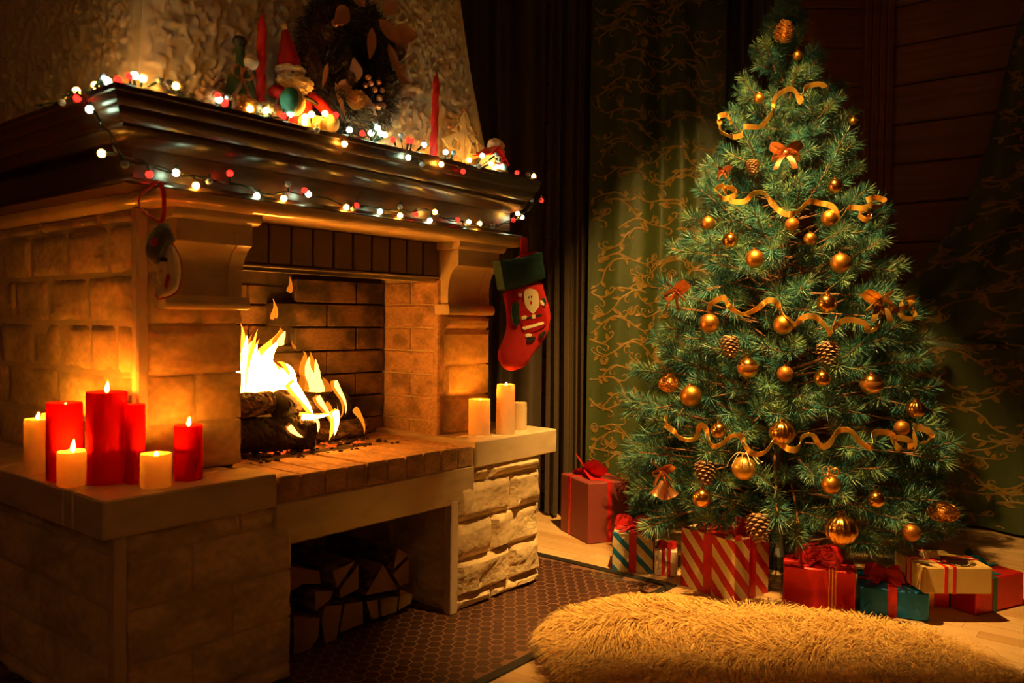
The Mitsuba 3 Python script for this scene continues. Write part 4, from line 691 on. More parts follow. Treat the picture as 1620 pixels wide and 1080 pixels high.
A_('hat_pompon', blob((-0.033, -0.002, 0.272), 0.010, 2, nz=0.3, f=200), 'mat_pale_cloth', None, False)
for x in (-1, 1): A_('eye', blob((-0.012 + x * 0.010, -0.038, 0.146), 0.0032, 1), 'mat_black')
A_('nose', blob((-0.012, -0.041, 0.138), 0.006, 2), 'mat_skin')
A_('arm', sweep_tube(spline([(-0.035, -0.01, 0.098), (-0.062, -0.028, 0.09), (-0.05, -0.058, 0.078)], 12), [0.018, 0.019, 0.019, 0.019, 0.018, 0.018, 0.017, 0.017, 0.016, 0.016, 0.015, 0.014], 12), 'mat_red_cloth')
A_('arm', sweep_tube(spline([(0.035, -0.01, 0.10), (0.066, -0.02, 0.078), (0.088, -0.03, 0.050)], 12), 0.016, 12), 'mat_red_cloth')
A_('belt', sweep_tube(spline([(-0.015, -0.047, 0.085), (0.02, -0.047, 0.080), (0.05, -0.028, 0.075)], 12), 0.006, 8), 'mat_black', 'black belt')
for x in (0.02, 0.055): A_('leg', sweep_tube(spline([(x * 0.6, -0.02, 0.028), (x, -0.045, 0.022), (x + 0.006, -0.055, 0.018)], 10), 0.019, 12), 'mat_pale_cloth')
A_('boot', blob((0.086, -0.045, 0.026), 0.022, 2, sc=(0.9, 1.1, 1.2)), 'mat_stocking_gray')
A_('ball', blob((-0.030, -0.066, 0.060), 0.034, 3, sc=(0.9, 0.9, 1.05)), 'mat_pale_cloth', 'pale and teal ball in its arms')
put(G + '__ball', 'teal_panel', loc_mesh(blob((-0.040, -0.070, 0.061), 0.0335, 3, sc=(0.80, 0.88, 1.04)), gs, gt, MZ, -0.25), 'mat_teal_cloth', smooth=True)
# the wreath
WR_ = thing('wreath', 'dark dried wreath with pinkish leaves, berries and cones leaning on the plaster hood', 'wreath')
wc, wt = np.array([0.335, 1.668]), 0.128; wr = np.random.default_rng(12); ms = []
for i in range(12000):
    a = wr.uniform(0, 2 * np.pi); b = wr.uniform(0, 2 * np.pi); rr = 0.066 * math.sqrt(wr.uniform(0.1, 1))
    c = np.array([wc[0] + 0.118 * math.cos(a), wt, wc[1] + 0.140 * math.sin(a)]); o = np.array([math.cos(b) * math.cos(a), -math.sin(b) * 0.75, math.cos(b) * math.sin(a)])
    tg = np.array([-math.sin(a), 0, math.cos(a)]) * wr.choice([-1, 1]); d = o + tg * wr.uniform(0.2, 1.0) + wr.normal(0, 0.25, 3); d /= np.linalg.norm(d); d[1] = min(d[1], 0.4)
    p = c + o * rr; L = wr.uniform(0.02, 0.042); w = np.cross(d, wr.standard_normal(3)); w /= np.linalg.norm(w)
    e = p + d * L
    if e[1] > 0.183: continue
    ms.append(np.array([p - w * 0.0017, p + w * 0.0017, e]))
v = np.vstack(ms); put(WR_, 'foliage', trimesh.Trimesh(W(v), np.arange(len(v)).reshape(-1, 3), process=False), 'mat_wreath', kind='stuff')
a = np.linspace(0, 2 * np.pi, 40, endpoint=False); put(WR_, 'ring', sweep_tube(W(np.c_[wc[0] + 0.125 * np.cos(a), wt + 0.012 + 0 * a, wc[1] + 0.150 * np.sin(a)]), 0.036, 8, True), 'mat_twig')
def leaf_mesh(L, w, fold=0.25, curl=0.3):
    y = np.linspace(0, 1, 7); hw = w * np.sin(np.pi * y ** 0.8) * 0.5; rows = []
    for q, h in zip(y, hw): rows.append([[-h, q * L, fold * h + curl * L * q * q * 0.5], [0, q * L, curl * L * q * q * 0.5], [h, q * L, fold * h + curl * L * q * q * 0.5]])
    v = np.array(rows).reshape(-1, 3); f = []
    for i in range(6):
        for j in range(2): f += [[3 * i + j, 3 * i + j + 1, 3 * i + j + 4], [3 * i + j, 3 * i + j + 4, 3 * i + j + 3]]
    m = trimesh.Trimesh(v, f, process=False); b = trimesh.Trimesh(v - [0, 0, 0.0008], np.array(f)[:, ::-1], process=False); return cat([m, b])
def wleaf(px, pz, ang, L, w, mt='mat_dry_leaf', t=0.062, curl=0.3):
    m = rotm(leaf_mesh(L * 0.82, w * 0.72, 0.3, curl), [0, 0, 1], ang); v = np.asarray(m.vertices); put(WR_, 'leaf', trimesh.Trimesh(W(np.c_[px + v[:, 0], t - v[:, 2], pz + v[:, 1]]), m.faces, process=False), mt, smooth=True)
for q in ((0.30, 1.60, 0.3, 0.08, 0.07), (0.285, 1.585, 1.9, 0.09, 0.06), (0.30, 1.575, -2.3, 0.11, 0.055), (0.36, 1.77, 2.9, 0.13, 0.05), (0.38, 1.80, -2.2, 0.12, 0.07), (0.33, 1.82, 1.0, 0.12, 0.08), (0.40, 1.82, -0.6, 0.10, 0.07), (0.43, 1.78, -1.5, 0.12, 0.08), (0.42, 1.74, -2.8, 0.12, 0.05), (0.45, 1.77, -2.5, 0.07, 0.07), (0.26, 1.83, 1.4, 0.10, 0.08), (0.27, 1.80, 2.4, 0.11, 0.07), (0.45, 1.66, -1.8, 0.075, 0.06), (0.46, 1.665, -0.7, 0.055, 0.03), (0.20, 1.63, 2.8, 0.10, 0.025), (0.225, 1.585, 3.4, 0.12, 0.025)): wleaf(*q)
for x, z, r in ((0.365, 1.545, 0.0095), (0.385, 1.55, 0.0095), (0.402, 1.556, 0.0095), (0.388, 1.575, 0.010), (0.225, 1.745, 0.011), (0.245, 1.755, 0.011), (0.235, 1.77, 0.010), (0.345, 1.625, 0.009), (0.355, 1.61, 0.009), (0.335, 1.60, 0.008), (0.385, 1.62, 0.008), (0.40, 1.60, 0.008), (0.37, 1.595, 0.009)):
    put(WR_, 'berry', loc_mesh(trimesh.creation.icosphere(2, r), x, 0.064, z), 'mat_berry', smooth=True)
put(WR_, 'cone', loc_mesh(rotm(cone_mesh(0.027, 0.05, 5), [1, 0, 0], 1.3), 0.30, 0.085, 1.545), 'mat_cone_gold')
for x_, z_, r_ in ((0.27, 1.60, 0.022), (0.24, 1.55, 0.020), (0.43, 1.60, 0.022), (0.46, 1.72, 0.022), (0.40, 1.53, 0.018), (0.34, 1.52, 0.020)): put(WR_, 'cone', loc_mesh(rotm(cone_mesh(r_, r_ * 2, 6), [1, 0, 0], 1.4), x_, 0.088, z_), 'mat_dark_cone')
put(WR_, 'cone', loc_mesh(rotm(cone_mesh(0.028, 0.055, 6), [1, 0, 0], 1.4), 0.19, 0.10, 1.70), 'mat_dark_cone')
# fretwork tree of wood
k = thing('wooden_tree', 'pale cut-out wooden fir tree with round windows standing on the right of the mantel', 'ornament')
tp_ = [(0.0, 0.185), (0.030, 0.145), (0.022, 0.143), (0.062, 0.105), (0.040, 0.107), (0.112, 0.068), (0.075, 0.04), (0.03, 0.022), (0.012, 0.02), (0.012, 0.0), (-0.012, 0.0), (-0.012, 0.02), (-0.03, 0.022), (-0.07, 0.04), (-0.105, 0.072), (-0.042, 0.102), (-0.062, 0.106), (-0.022, 0.143), (-0.030, 0.147)]
poly = Polygon(tp_)
for x, z, r in ((-0.042, 0.062, 0.021), (0.046, 0.062, 0.024), (-0.026, 0.118, 0.013), (0.026, 0.118, 0.014), (0.0, 0.10, 0.006), (0.058, 0.085, 0.007)): poly = poly.difference(Point(x, z).buffer(r, 6))
poly = poly.union(shapely.box(-0.004, 0, 0.004, 0.185))
m = trimesh.creation.extrude_polygon(poly, 0.007, engine='earcut'); v = np.asarray(m.vertices); putself(k, loc_mesh(trimesh.Trimesh(np.c_[v[:, 0], v[:, 2] - 0.0035, v[:, 1] + 0.013], m.faces, process=False), 0.795, 0.10, MZ), 'mat_carved_wood')
put(k, 'base', loc_mesh(lathe([(0.034, 0), (0.034, 0.006), (0.030, 0.009), (0.030, 0.013)], 24), 0.795, 0.10, MZ), 'mat_carved_wood', smooth=40)
m2 = m.copy(); v = np.c_[v[:, 2] - 0.0035, v[:, 0] * 0.32, v[:, 1] + 0.013]; put(k, 'cross_panel', loc_mesh(trimesh.Trimesh(v, m.faces, process=False), 0.795, 0.10, MZ), 'mat_carved_wood')
for x, z in ((-0.042, 0.054), (0.046, 0.052)): put(k, 'tiny_figure', loc_mesh(lathe([(0.010, -0.010), (0.008, 0.004), (0.0045, 0.006), (0.006, 0.012), (0.002, 0.018)], 12), 0.795 + x, 0.099, MZ + 0.016 + z), 'mat_kraft', smooth=40)
for x, z in ((0.0, 0.196), (-0.072, 0.128), (0.060, 0.128)): put(k, 'knob', loc_mesh(trimesh.creation.icosphere(2, 0.006), 0.795 + x, 0.10, MZ + z), 'mat_berry', smooth=True)
# little house with a figure on its roof
k = thing('toy_house', 'little white toy house with a red roof and a snow-capped figure, rightmost on the mantel', 'toy house')
h0 = (0.925, 0.085)
B = lambda name, m, mt, lab=None, sm=False: put(k, name, loc_mesh(m, h0[0], h0[1], MZ, 0.25), mt, smooth=sm, label=lab)
putself(k, loc_mesh(cat([cbox([-0.045, -0.03, 0], [0.012, 0.03, 0.062], 0.003), cbox([0.010, -0.034, 0], [0.050, 0.03, 0.042], 0.003)]), h0[0], h0[1], MZ, 0.25), 'mat_white_paper')
B('snow_base', blob((0.0, -0.01, 0.0085), 0.05, 2, sc=(1.15, 0.9, 0.17)), 'mat_pale_cloth', None, True)
B('roof', cat([rotm(cbox([-0.034, -0.036, -0.003], [0.034, 0.036, 0.003], 0.002), [0, 1, 0], 0.55 * s_).apply_translation([-0.016 + 0.026 * s_, 0, 0.074]) for s_ in (-1, 1)]), 'mat_red_foil', 'red roof')
B('roof', cat([rotm(cbox([-0.020, -0.036, -0.002], [0.020, 0.036, 0.002], 0.001), [0, 1, 0], 0.7 * s_).apply_translation([0.030 + 0.014 * s_, 0, 0.052]) for s_ in (-1, 1)]), 'mat_red_foil', 'red roof')
B('ledge', cbox([-0.05, -0.036, 0.026], [0.012, -0.03, 0.033], 0.001), 'mat_red_foil')
for x in (-0.030, -0.006): B('window', cbox([x - 0.005, -0.0325, 0.042], [x + 0.005, -0.0295, 0.055], 0.001), 'mat_black', 'dark window')
B('door', cbox([0.022, -0.0365, 0.004], [0.036, -0.0335, 0.028], 0.001), 'mat_copper')
B('chimney', cbox([-0.022, -0.005, 0.075], [-0.006, 0.012, 0.105], 0.002), 'mat_white_paper')
B('figure', cat([blob((0.030, -0.012, 0.080), 0.020, 2, sc=(1, 0.9, 1.1)), blob((0.034, -0.016, 0.104), 0.013, 2)]), 'mat_skin', 'round figure', True)
B('snow_cap', cat([blob((0.010, -0.004, 0.112), 0.017, 2, nz=0.2), blob((-0.012, -0.002, 0.106), 0.014, 2, nz=0.2), blob((0.034, -0.006, 0.114), 0.014, 2, nz=0.2)]), 'mat_pale_cloth', None, True)
B('tiny_fir', cat([lathe([(0.011, 0.0), (0.002, 0.018)], 10).apply_translation([0.008, -0.045, 0.004]), lathe([(0.008, 0.014), (0.001, 0.03)], 10).apply_translation([0.008, -0.045, 0.004])]), 'mat_green_dark', 'tiny green fir')

# ------------------------------------------------------------------ stockings
ST = thing('stocking', 'red felt stocking with green cuff and sewn-on bearded figure, hanging at right end of ledge', 'stocking')
putself(ST, on_front(puff(chaikin(STOCKING['sock'], 1), 0.020, h=0.014, back=0.9), 0.030), 'mat_red_cloth', smooth=True)
put(ST, 'cuff', on_front(puff(STOCKING['cuff'], 0.012, h=0.016, back=1.0, min_th=0.017), 0.030), 'mat_green_dark', smooth=30, label='dark green cuff')
put(ST, 'lining', on_front(puff(STOCKING['inner'], 0.005, h=0.01, min_th=0.005), 0.040), 'mat_red_cloth', smooth=30)
put(ST, 'loop', on_front(puff(STOCKING['loop'], 0.003, h=0.01, min_th=0.003), 0.046), 'mat_red_cloth', smooth=30, label='red hanging loop')
def patch(parent, name, d, key, t, mt, lab=None, k=1):
    return put(parent, name, on_front(puff(chaikin(d[key], k), 0.0016, h=0.009, min_th=0.0012), t), mt, smooth=30, label=lab)
pc = patch(ST, 'sewn_figure', STOCKING, 'coat', 0.0090, 'mat_red_foil', 'figure in a red coat sewn on')
for nm, ky, t, mt in (('face', 'head', 0.0060, 'mat_cream'), ('sleeve', 'glove', 0.0086, 'mat_green_dark'), ('sleeve', 'glove2', 0.0086, 'mat_green_dark'), ('hand', 'hand', 0.0055, 'mat_cream'), ('hand', 'hand2', 0.0060, 'mat_cream'), ('pompon', 'pompom', 0.0086, 'mat_cream'), ('belt', 'belt', 0.0062, 'mat_black'), ('buckle', 'buckle', 0.0040, 'mat_cream'), ('hem', 'hem', 0.0062, 'mat_cream'), ('trim', 'trim', 0.0086, 'mat_cream'), ('boot', 'boot', 0.0090, 'mat_black'), ('boot', 'boot2', 0.0090, 'mat_black'), ('eye', 'eye', 0.0030, 'mat_black'), ('eye', 'eye2', 0.0030, 'mat_black'), ('mouth', 'mouth', 0.0030, 'mat_red_foil')):
    patch(pc, nm, STOCKING, ky, t, mt, None, 1 if ky not in ('belt', 'hem', 'buckle') else 0)
S2 = thing('stocking', 'small pale stocking with dark cuff and sewn-on snowman, hanging at left corner of ledge', 'stocking')
putself(S2, on_front(puff(chaikin(SMALL_STOCKING['sock'], 1), 0.014, h=0.008), 0.030), 'mat_stocking_gray', smooth=True)
put(S2, 'cuff', on_front(puff(chaikin(SMALL_STOCKING['cuff'], 1), 0.012, h=0.009, min_th=0.006), 0.024), 'mat_stocking_dark', smooth=40, label='dark felt cuff')
sw = patch(S2, 'sewn_snowman', SMALL_STOCKING, 'patch', 0.0150, 'mat_pale_cloth', 'pale snowman sewn on')
for nm, ky, t, mt in (('hat', 'hat', 0.0125, 'mat_black'), ('scarf', 'scarf', 0.0125, 'mat_red_cloth'), ('nose', 'nose', 0.0115, 'mat_berry')): patch(sw, nm, SMALL_STOCKING, ky, t, mt)
patch(S2, 'flower', SMALL_STOCKING, 'flower', 0.0050, 'mat_red_cloth', 'red flower on the cuff')
patch(S2, 'toe_bead', SMALL_STOCKING, 'toe', 0.0160, 'mat_red_cloth')
e = np.array(SMALL_STOCKING['sock']); e3 = W(np.c_[e[2:12, 0], 0 * e[2:12, 0] + 0.029, e[2:12, 1]]); put(S2, 'red_piping', sweep_tube(spline(e3, 50), 0.0016, 6), 'mat_red_cloth', smooth=True)
L_ = np.array(SMALL_LOOP); LP_ = spline(W(np.c_[L_[:, 0], 0.036 + 0 * L_[:, 0], L_[:, 1]]), 60); put(S2, 'loop', strip(LP_, np.cross(np.gradient(LP_, axis=0), E2) + 0.004 * E2, 0.010), 'mat_red_cloth', smooth=True, label='red ribbon loop')

# ------------------------------------------------------------------ firewood in the store
FWL = {'a': 'big split log lowest at the left end of the wood store, against the left wall', 'b': 'split log lying on top of the big lowest left one in the wood store', 'c': 'wedge-shaped split log pointing up right, in the middle of the wood store, upper row',
       'c2': 'split log just under the wedge pointing up right, in the wood store', 'd': 'tall narrow split log in the bottom row of the wood store, second from the left', 'e': 'broad split log in the bottom row of the wood store, third from the left',
       'f': 'three-sided split log with its point up, upper row of the wood store', 'g': 'split log topmost at the right of the wood store', 'g2': 'split log just under the topmost one at the right of the wood store',
       'h': 'small rounded log in the bottom row of the wood store, fourth from the left', 'i': 'split log in the bottom row of the wood store, second from the right', 'j': 'split log at the right end of the bottom row of the wood store', 'k': 'dark split log lying at the back left, topmost there in the wood store'}
for i_, (ky, pts) in enumerate(FIREWOOD.items()):
    k = thing('firewood_log', FWL[ky], 'log', 'split logs in the wood store'); poly = Polygon(pts).buffer(-0.0022)
    b = {'k': 0.16}.get(ky, 0.12); m = extr(list(poly.exterior.coords)[:-1], b + 0.002, 0.46, lambda s, z, t: W(np.c_[s, t, z]))
    putself(k, m, 'mat_bark'); end = extr(list(poly.buffer(-0.0012).exterior.coords)[:-1], b, b + 0.006, lambda s, z, t: W(np.c_[s, t, z])); put(k, 'cut_end', end, 'mat_log_end', label='pale split end')

# ------------------------------------------------------------------ curtains
def sheet(fn, nu, nz):
    U, Z = np.meshgrid(np.linspace(0, 1, nu), np.linspace(0, 1, nz)); return grid_mesh(fn(U.ravel(), Z.ravel()), nz, nu)
def folds(u, sd, f, a):
    r = np.random.default_rng(sd); return sum(a / (1 + 0.6 * i) * np.sin(2 * np.pi * (f * (1 + 0.63 * i) * u + r.uniform())) for i in range(4))
def curtain(name, label, x0, x1, y, z0, z1, sd, f, a, bsdf, fl=0.0):
    k = thing(name, label, 'curtain')
    def fn(u, v):
        x = x0 + (x1 - x0) * (u + fl * (0.5 - u) * v); z = z0 + (z1 - z0) * v
        return np.c_[x, y + folds(u + 0.02 * np.sin(v * 5 + sd), sd, f, a) * (1.1 - 0.3 * v), z + 0.006 * np.sin(u * 40) * (1 - v)]
    putself(k, sheet(fn, 160, 50), bsdf, smooth=True); return k, fn
curtain('curtain', 'plain dark brown curtain hanging just right of the chimney, behind the stocking', -0.62, 0.145, 3.93, 0.012, 2.50, 3, 3.0, 0.045, 'mat_curtain_brown')
curtain('curtain', 'narrow dark curtain in deep folds between the plain brown curtain and the green embroidered one', 0.165, 0.345, 3.90, 0.012, 2.50, 11, 3.0, 0.030, 'mat_curtain_brown')
VC, vfn = curtain('curtain', 'green curtain embroidered with golden leafy vines, left of the tree', 0.355, 0.98, 3.86, 0.03, 2.50, 8, 1.6, 0.022, 'mat_curtain_green')
curtain('curtain', 'plain dark curtain edge just right of the green embroidered one, behind the tree top', 0.99, 1.24, 3.95, 0.012, 2.50, 17, 2.5, 0.025, 'mat_curtain_brown')
k = thing('curtain_rod', 'dark rod that carries the curtains', 'curtain rod'); putself(k, sweep_tube([(-0.66, 3.96, 2.505), (1.40, 3.96, 2.505)], 0.014, 12), 'mat_black', smooth=40)
# embroidered vines: half-round cords and raised leaves laid on the cloth
def vines(surf, W_, H_, sd, cell=0.132):
    """surf(u metres, z metres) -> points and normals"""
    r = np.random.default_rng(sd); ms = []
    def cord(P, wid):
        P = np.asarray(P); ok = (P[:, 0] > 0.012) & (P[:, 0] < W_ - 0.012) & (P[:, 1] > 0.01) & (P[:, 1] < H_ - 0.01)
        if ok.sum() < 4: return
        i0 = np.argmax(ok); i1 = i0 + np.argmin(np.r_[ok[i0:], False]); P = P[i0:i1]
        if len(P) < 4: return
        t = np.gradient(P, axis=0); t /= np.linalg.norm(t, axis=1, keepdims=True) + 1e-9; nn = np.c_[-t[:, 1], t[:, 0]]
        wv = (wid * (1 - 0.5 * np.linspace(0, 1, len(P)) ** 2))[:, None]
        a, na = surf(P - nn * wv); c, nc = surf(P); b, nb = surf(P + nn * wv)
        v = np.stack([a + na * 0.001, c + nc * 0.0042, b + nb * 0.001], 1).reshape(-1, 3); ms.append(grid_mesh(v, len(P), 3))
    def leaf(p, ang, L, w):
        y = np.linspace(0, 1, 7); hw = w * np.sin(np.pi * y ** 0.75) * 0.5; d = np.array([math.cos(ang), math.sin(ang)]); e = np.array([-d[1], d[0]])
        C_ = p + y[:, None] * L * d + (0.12 * L * y ** 2)[:, None] * e
        if C_.min() < 0.008 or C_[:, 0].max() > W_ - 0.008 or C_[:, 1].max() > H_ - 0.01: return
        a, na = surf(C_ - hw[:, None] * e); c, nc = surf(C_); b, nb = surf(C_ + hw[:, None] * e)
        v = np.stack([a + na * 0.0035, c + nc * 0.0015, b + nb * 0.0035], 1).reshape(-1, 3); ms.append(grid_mesh(v, 7, 3))
    for iy in range(int(H_ / cell) + 2):
        for ix in range(-1, int(W_ / cell) + 2):
            p = np.array([(ix + 0.5 * (iy % 2) + r.uniform(-0.15, 0.15)) * cell, (iy + r.uniform(-0.15, 0.15)) * cell]); sg = 1 if (ix + iy) % 2 else -1
            h = (0.55 if sg > 0 else 2.6) + r.uniform(-0.35, 0.35); n = 60; q = np.linspace(0, 1, n); L = 0.34 * r.uniform(0.9, 1.15); rad = r.uniform(0.075, 0.105)
            kap = sg * np.where(q < 0.45, -1.0, 1.0) / rad * (0.55 + 0.5 * np.sin(q * np.pi)) + sg * np.clip(q - 0.80, 0, 1) * 620
            th = h + np.cumsum(kap) * L / n; P = p + np.cumsum(np.c_[np.cos(th), np.sin(th)] * (1 - 0.45 * np.clip(q - 0.8, 0, 1) / 0.2)[:, None], 0) * L / n; cord(P, 0.0048)
            for j, q_ in enumerate((0.08, 0.22, 0.36, 0.50, 0.63, 0.74)):
                i = int(q_ * n); s_ = 1 if j % 2 else -1
                if j in (1, 4):
                    m = 30; qq = np.linspace(0, 1, m); tt = th[i] + s_ * (0.55 - 0.3 * qq + 7.2 * np.clip(qq - 0.25, 0, 1) ** 1.25); lc = r.uniform(0.085, 0.115); cord(P[i] + np.cumsum(np.c_[np.cos(tt), np.sin(tt)] * (1.15 - 0.5 * qq)[:, None], 0) * lc / m, 0.0034)
                    leaf(P[i], th[i] + s_ * 0.25, 0.030, 0.012)
                else: leaf(P[i], th[i] + s_ * r.uniform(0.7, 1.15), r.uniform(0.030, 0.043), r.uniform(0.014, 0.020))
            if r.uniform() < 0.3:
                c = P[int(0.3 * n)] + [0.03 * sg, 0.035]; tt = np.linspace(0, 2 * np.pi, 14)
                for rr in (0.016, 0.008): cord(c + rr * np.c_[np.cos(tt), np.sin(tt) * 1.3], 0.0028)
                for a_ in (0.9, 2.2, 1.57): leaf(c + [0, -0.02], a_, 0.03, 0.012)
    return cat(ms)
def vsurf(P):
    f = lambda q: vfn(np.clip(q[:, 0] / 0.625, 0, 1), np.clip(q[:, 1] / 2.47, 0, 1)); e = 0.004
    a = f(P); du = f(P + [e, 0]) - f(P - [e, 0]); dv = f(P + [0, e]) - f(P - [0, e]); n = np.cross(du, dv); n /= np.linalg.norm(n, axis=1, keepdims=True) + 1e-12
    n[n[:, 1] > 0] *= -1; return a, n
put(VC, 'embroidery', vines(vsurf, 0.625, 2.47, 5), 'mat_embroidery', smooth=True, kind='stuff', label='raised golden vine and leaf embroidery')
# the curtain swept aside on the right wall
se = np.array(SWAG_EDGE); k = thing('curtain', 'dark embroidered curtain sweeping down to the left across the right wall, right of the tree', 'curtain')
zs_, ue_ = se[::-1, 1], se[::-1, 0]
def sfn_raw(u, z):
    e = np.interp(z, zs_, ue_); e = np.where(z < zs_[0], np.maximum(0.04, ue_[0] - (zs_[0] - z) * 0.1), e); x = e + (1.9 - e) * u
    d = 0.12 + 0.030 * np.sin(u * 21 - z * 2.2) * np.minimum(1, u * 6 + 0.3) + 0.012 * np.sin(u * 47 + z * 3); return np.c_[K[0] + DR[0] * x + NR[0] * d, K[1] + DR[1] * x + NR[1] * d, z]
putself(k, sheet(lambda u, v: sfn_raw(u, 0.015 + (2.48 - 0.015) * v), 120, 90), 'mat_curtain_green', smooth=True)
def ssurf(P):
    f = lambda q: sfn_raw(np.clip(q[:, 0] / 1.2, 0, 1), 0.015 + np.clip(q[:, 1], 0, 2.46)); e = 0.004
    a = f(P); du = f(P + [e, 0]) - f(P - [e, 0]); dv = f(P + [0, e]) - f(P - [0, e]); n = np.cross(du, dv); n /= np.linalg.norm(n, axis=1, keepdims=True) + 1e-12
    n[n @ np.r_[NR, 0] < 0] *= -1; return a, n
put(k, 'embroidery', vines(ssurf, 1.2, 2.2, 6), 'mat_embroidery', smooth=True, kind='stuff', label='raised vine embroidery')

# ------------------------------------------------------------------ the tree
TX, TY = 1.025, 3.13
TZ = np.array([[0.1, .54], [.25, .65], [.46, .67], [.83, .53], [1.12, .455], [1.44, .355], [1.68, .275], [1.85, .2], [2.0, .135], [2.12, .075], [2.25, .02]])
def trad(z): return 0.96 * np.interp(z, TZ[:, 0], TZ[:, 1])
TREE = thing('christmas_tree', 'bushy green artificial christmas tree covered in gold ornaments, in front of the curtains', 'christmas tree')
put(TREE, 'trunk', sweep_tube([(TX, TY, 0.06), (TX, TY, 1.0), (TX, TY, 2.2)], [0.022, 0.016, 0.004], 10), 'mat_trunk')
put(TREE, 'stand', cat([lathe([(0.05, 0.0), (0.045, 0.05), (0.025, 0.08)], 16).apply_translation([TX, TY, 0.0])] + [cbox([-0.17, -0.012, 0], [0.17, 0.012, 0.016], 0.003).apply_transform(trimesh.transformations.rotation_matrix(a_, [0, 0, 1])).apply_translation([TX, TY, 0.0]) for a_ in (0.5, 1.55, 2.6)]), 'mat_black')
def twig_needles(p0, p1, n, L, rg, spread=1.08):
    d = p1 - p0; d /= np.linalg.norm(d); x = np.cross(d, [0.2, 0.3, 0.93]); x /= np.linalg.norm(x); y = np.cross(d, x)
    q = rg.uniform(0.0, 1.0, n) ** 0.85; a = rg.uniform(0, 2 * np.pi, n); sp = spread * (1 - 0.35 * np.clip((q - 0.75) / 0.25, 0, 1) * rg.uniform(0, 2, n)) + rg.normal(0, 0.12, n)
    o = np.cos(a)[:, None] * x + np.sin(a)[:, None] * y; dd = d * np.cos(sp)[:, None] + o * np.sin(sp)[:, None]
    b = p0 + q[:, None] * (p1 - p0); LL = L * rg.uniform(0.75, 1.12, n); e = b + dd * LL[:, None] + d * (0.04 * L)
    w = np.cross(dd, rg.standard_normal((n, 3))); w /= np.linalg.norm(w, axis=1, keepdims=True); w *= 0.00125; m = b + (e - b) * 0.55
    v = np.stack([b, m - w, m + w, e], 1).reshape(-1, 3); i = np.arange(n)[:, None] * 4
    return v, np.vstack([i + [0, 1, 2], i + [1, 3, 2]])
def branch_template(sd, x0=-0.12):
    rg = np.random.default_rng(sd); st, vs, fs, k = [], [], [], 0
    tw = [(np.array([0.075, 0, 0]), np.array([0.215, 0, 0.012]), 230), (np.array([0.08, 0, 0]), np.array([0.170, 0.085 * (-1) ** sd, 0.015]), 165)]
    st.append(sweep_tube([(x0, 0, -0.01), (0.03 + max(0, x0), 0, 0), (0.215, 0, 0.012)], [0.0035, 0.003, 0.0016], 6))
    for a, b, n in tw:
        b = b + rg.normal(0, 0.012, 3); st.append(sweep_tube([a, (a + b) / 2, b], 0.0018, 5)); v, f = twig_needles(a + (b - a) * 0.12, b, n, 0.050, rg); vs.append(v); fs.append(f + k); k += len(v)
    return cat(st), trimesh.Trimesh(np.vstack(vs), np.vstack(fs), process=False)
TPL = [branch_template(40 + i) for i in range(8)] + [branch_template(40 + i, 0.055) for i in range(8)]; TPLY = [(mikit.ply(a, 'mat_twig'), mikit.ply(b, 'mat_needles')) for a, b in TPL]
tg = np.random.default_rng(77); places = []
def branch_at(z, az, R, sc, pitch, roll, inner=1.0):
    d = np.array([math.cos(az) * math.cos(pitch), math.sin(az) * math.cos(pitch), math.sin(pitch)]); tip = np.array([TX + math.cos(az) * R, TY + math.sin(az) * R, z])
    m = frame(tip - d * 0.225 * sc, d, [0, 0, 1.0]); c, s_ = math.cos(roll), math.sin(roll); r = np.eye(4); r[1, 1], r[1, 2], r[2, 1], r[2, 2] = c, -s_, s_, c
    m = m @ r; m[:3, :3] *= sc; return m
N = 205; zc = []
BOXES = [((0.226, 3.655), (0.104, -0.249), 0.262, 0.20, 0.255), ((0.385, 3.055), (0.146, -0.033), 0.150, 0.15, 0.142), ((0.534, 3.004), (0.08, -0.02), 0.080, 0.075, 0.094), ((0.610, 2.900), (0.141, -0.186), 0.233, 0.185, 0.205), ((0.898, 2.672), (0.206, -0.074), 0.219, 0.15, 0.140), ((1.128, 2.632), (0.192, -0.077), 0.205, 0.20, 0.088), ((1.297, 2.546), (1.0, 0.012), 0.215, 0.20, 0.177), ((1.500, 2.615), (0.222, 0.113), 0.25, 0.22, 0.110)]
zgrid = np.linspace(0.15, 2.12, 400); dens = trad(zgrid) + 0.06; cdf = np.cumsum(dens) / dens.sum()
for i in range(N):
    z = np.interp((i + 0.5) / N, cdf, zgrid) + tg.normal(0, 0.015); az = i * 2.399963 + tg.normal(0, 0.12)
    R = trad(z) * tg.uniform(0.88, 1.05) + 0.005; sc = np.interp(z, [0.2, 1.2, 1.9, 2.15], [1.15, 1.06, 0.78, 0.55]) * tg.uniform(0.88, 1.12)
    for (gx, gy), (ga, gb), gw, gd, gh in BOXES:                      # low branches lie on the gifts, not in them
        gl = math.hypot(ga, gb); u_, v_ = (TX + math.cos(az) * R - gx) * ga / gl + (TY + math.sin(az) * R - gy) * gb / gl, -(TX + math.cos(az) * R - gx) * gb / gl + (TY + math.sin(az) * R - gy) * ga / gl
        if -0.09 < u_ < gw + 0.09 and -0.09 < v_ < gd + 0.16: z = max(z, gh + 0.075)
    pitch = np.interp(z, [0.15, 0.5, 1.2, 1.9, 2.15], [-0.20, 0.05, 0.28, 0.75, 1.15]) + tg.normal(0, 0.16); places.append((z, az, branch_at(z, az, R, sc, pitch, tg.normal(0, 0.35))))
for i in range(14): places.append((2.2, -1.9 + 0.3 * math.sin(i * 2.4), branch_at(2.09 + 0.018 * i, i * 2.4, 0.055 - 0.0025 * i, 0.55, 1.15, 0)))
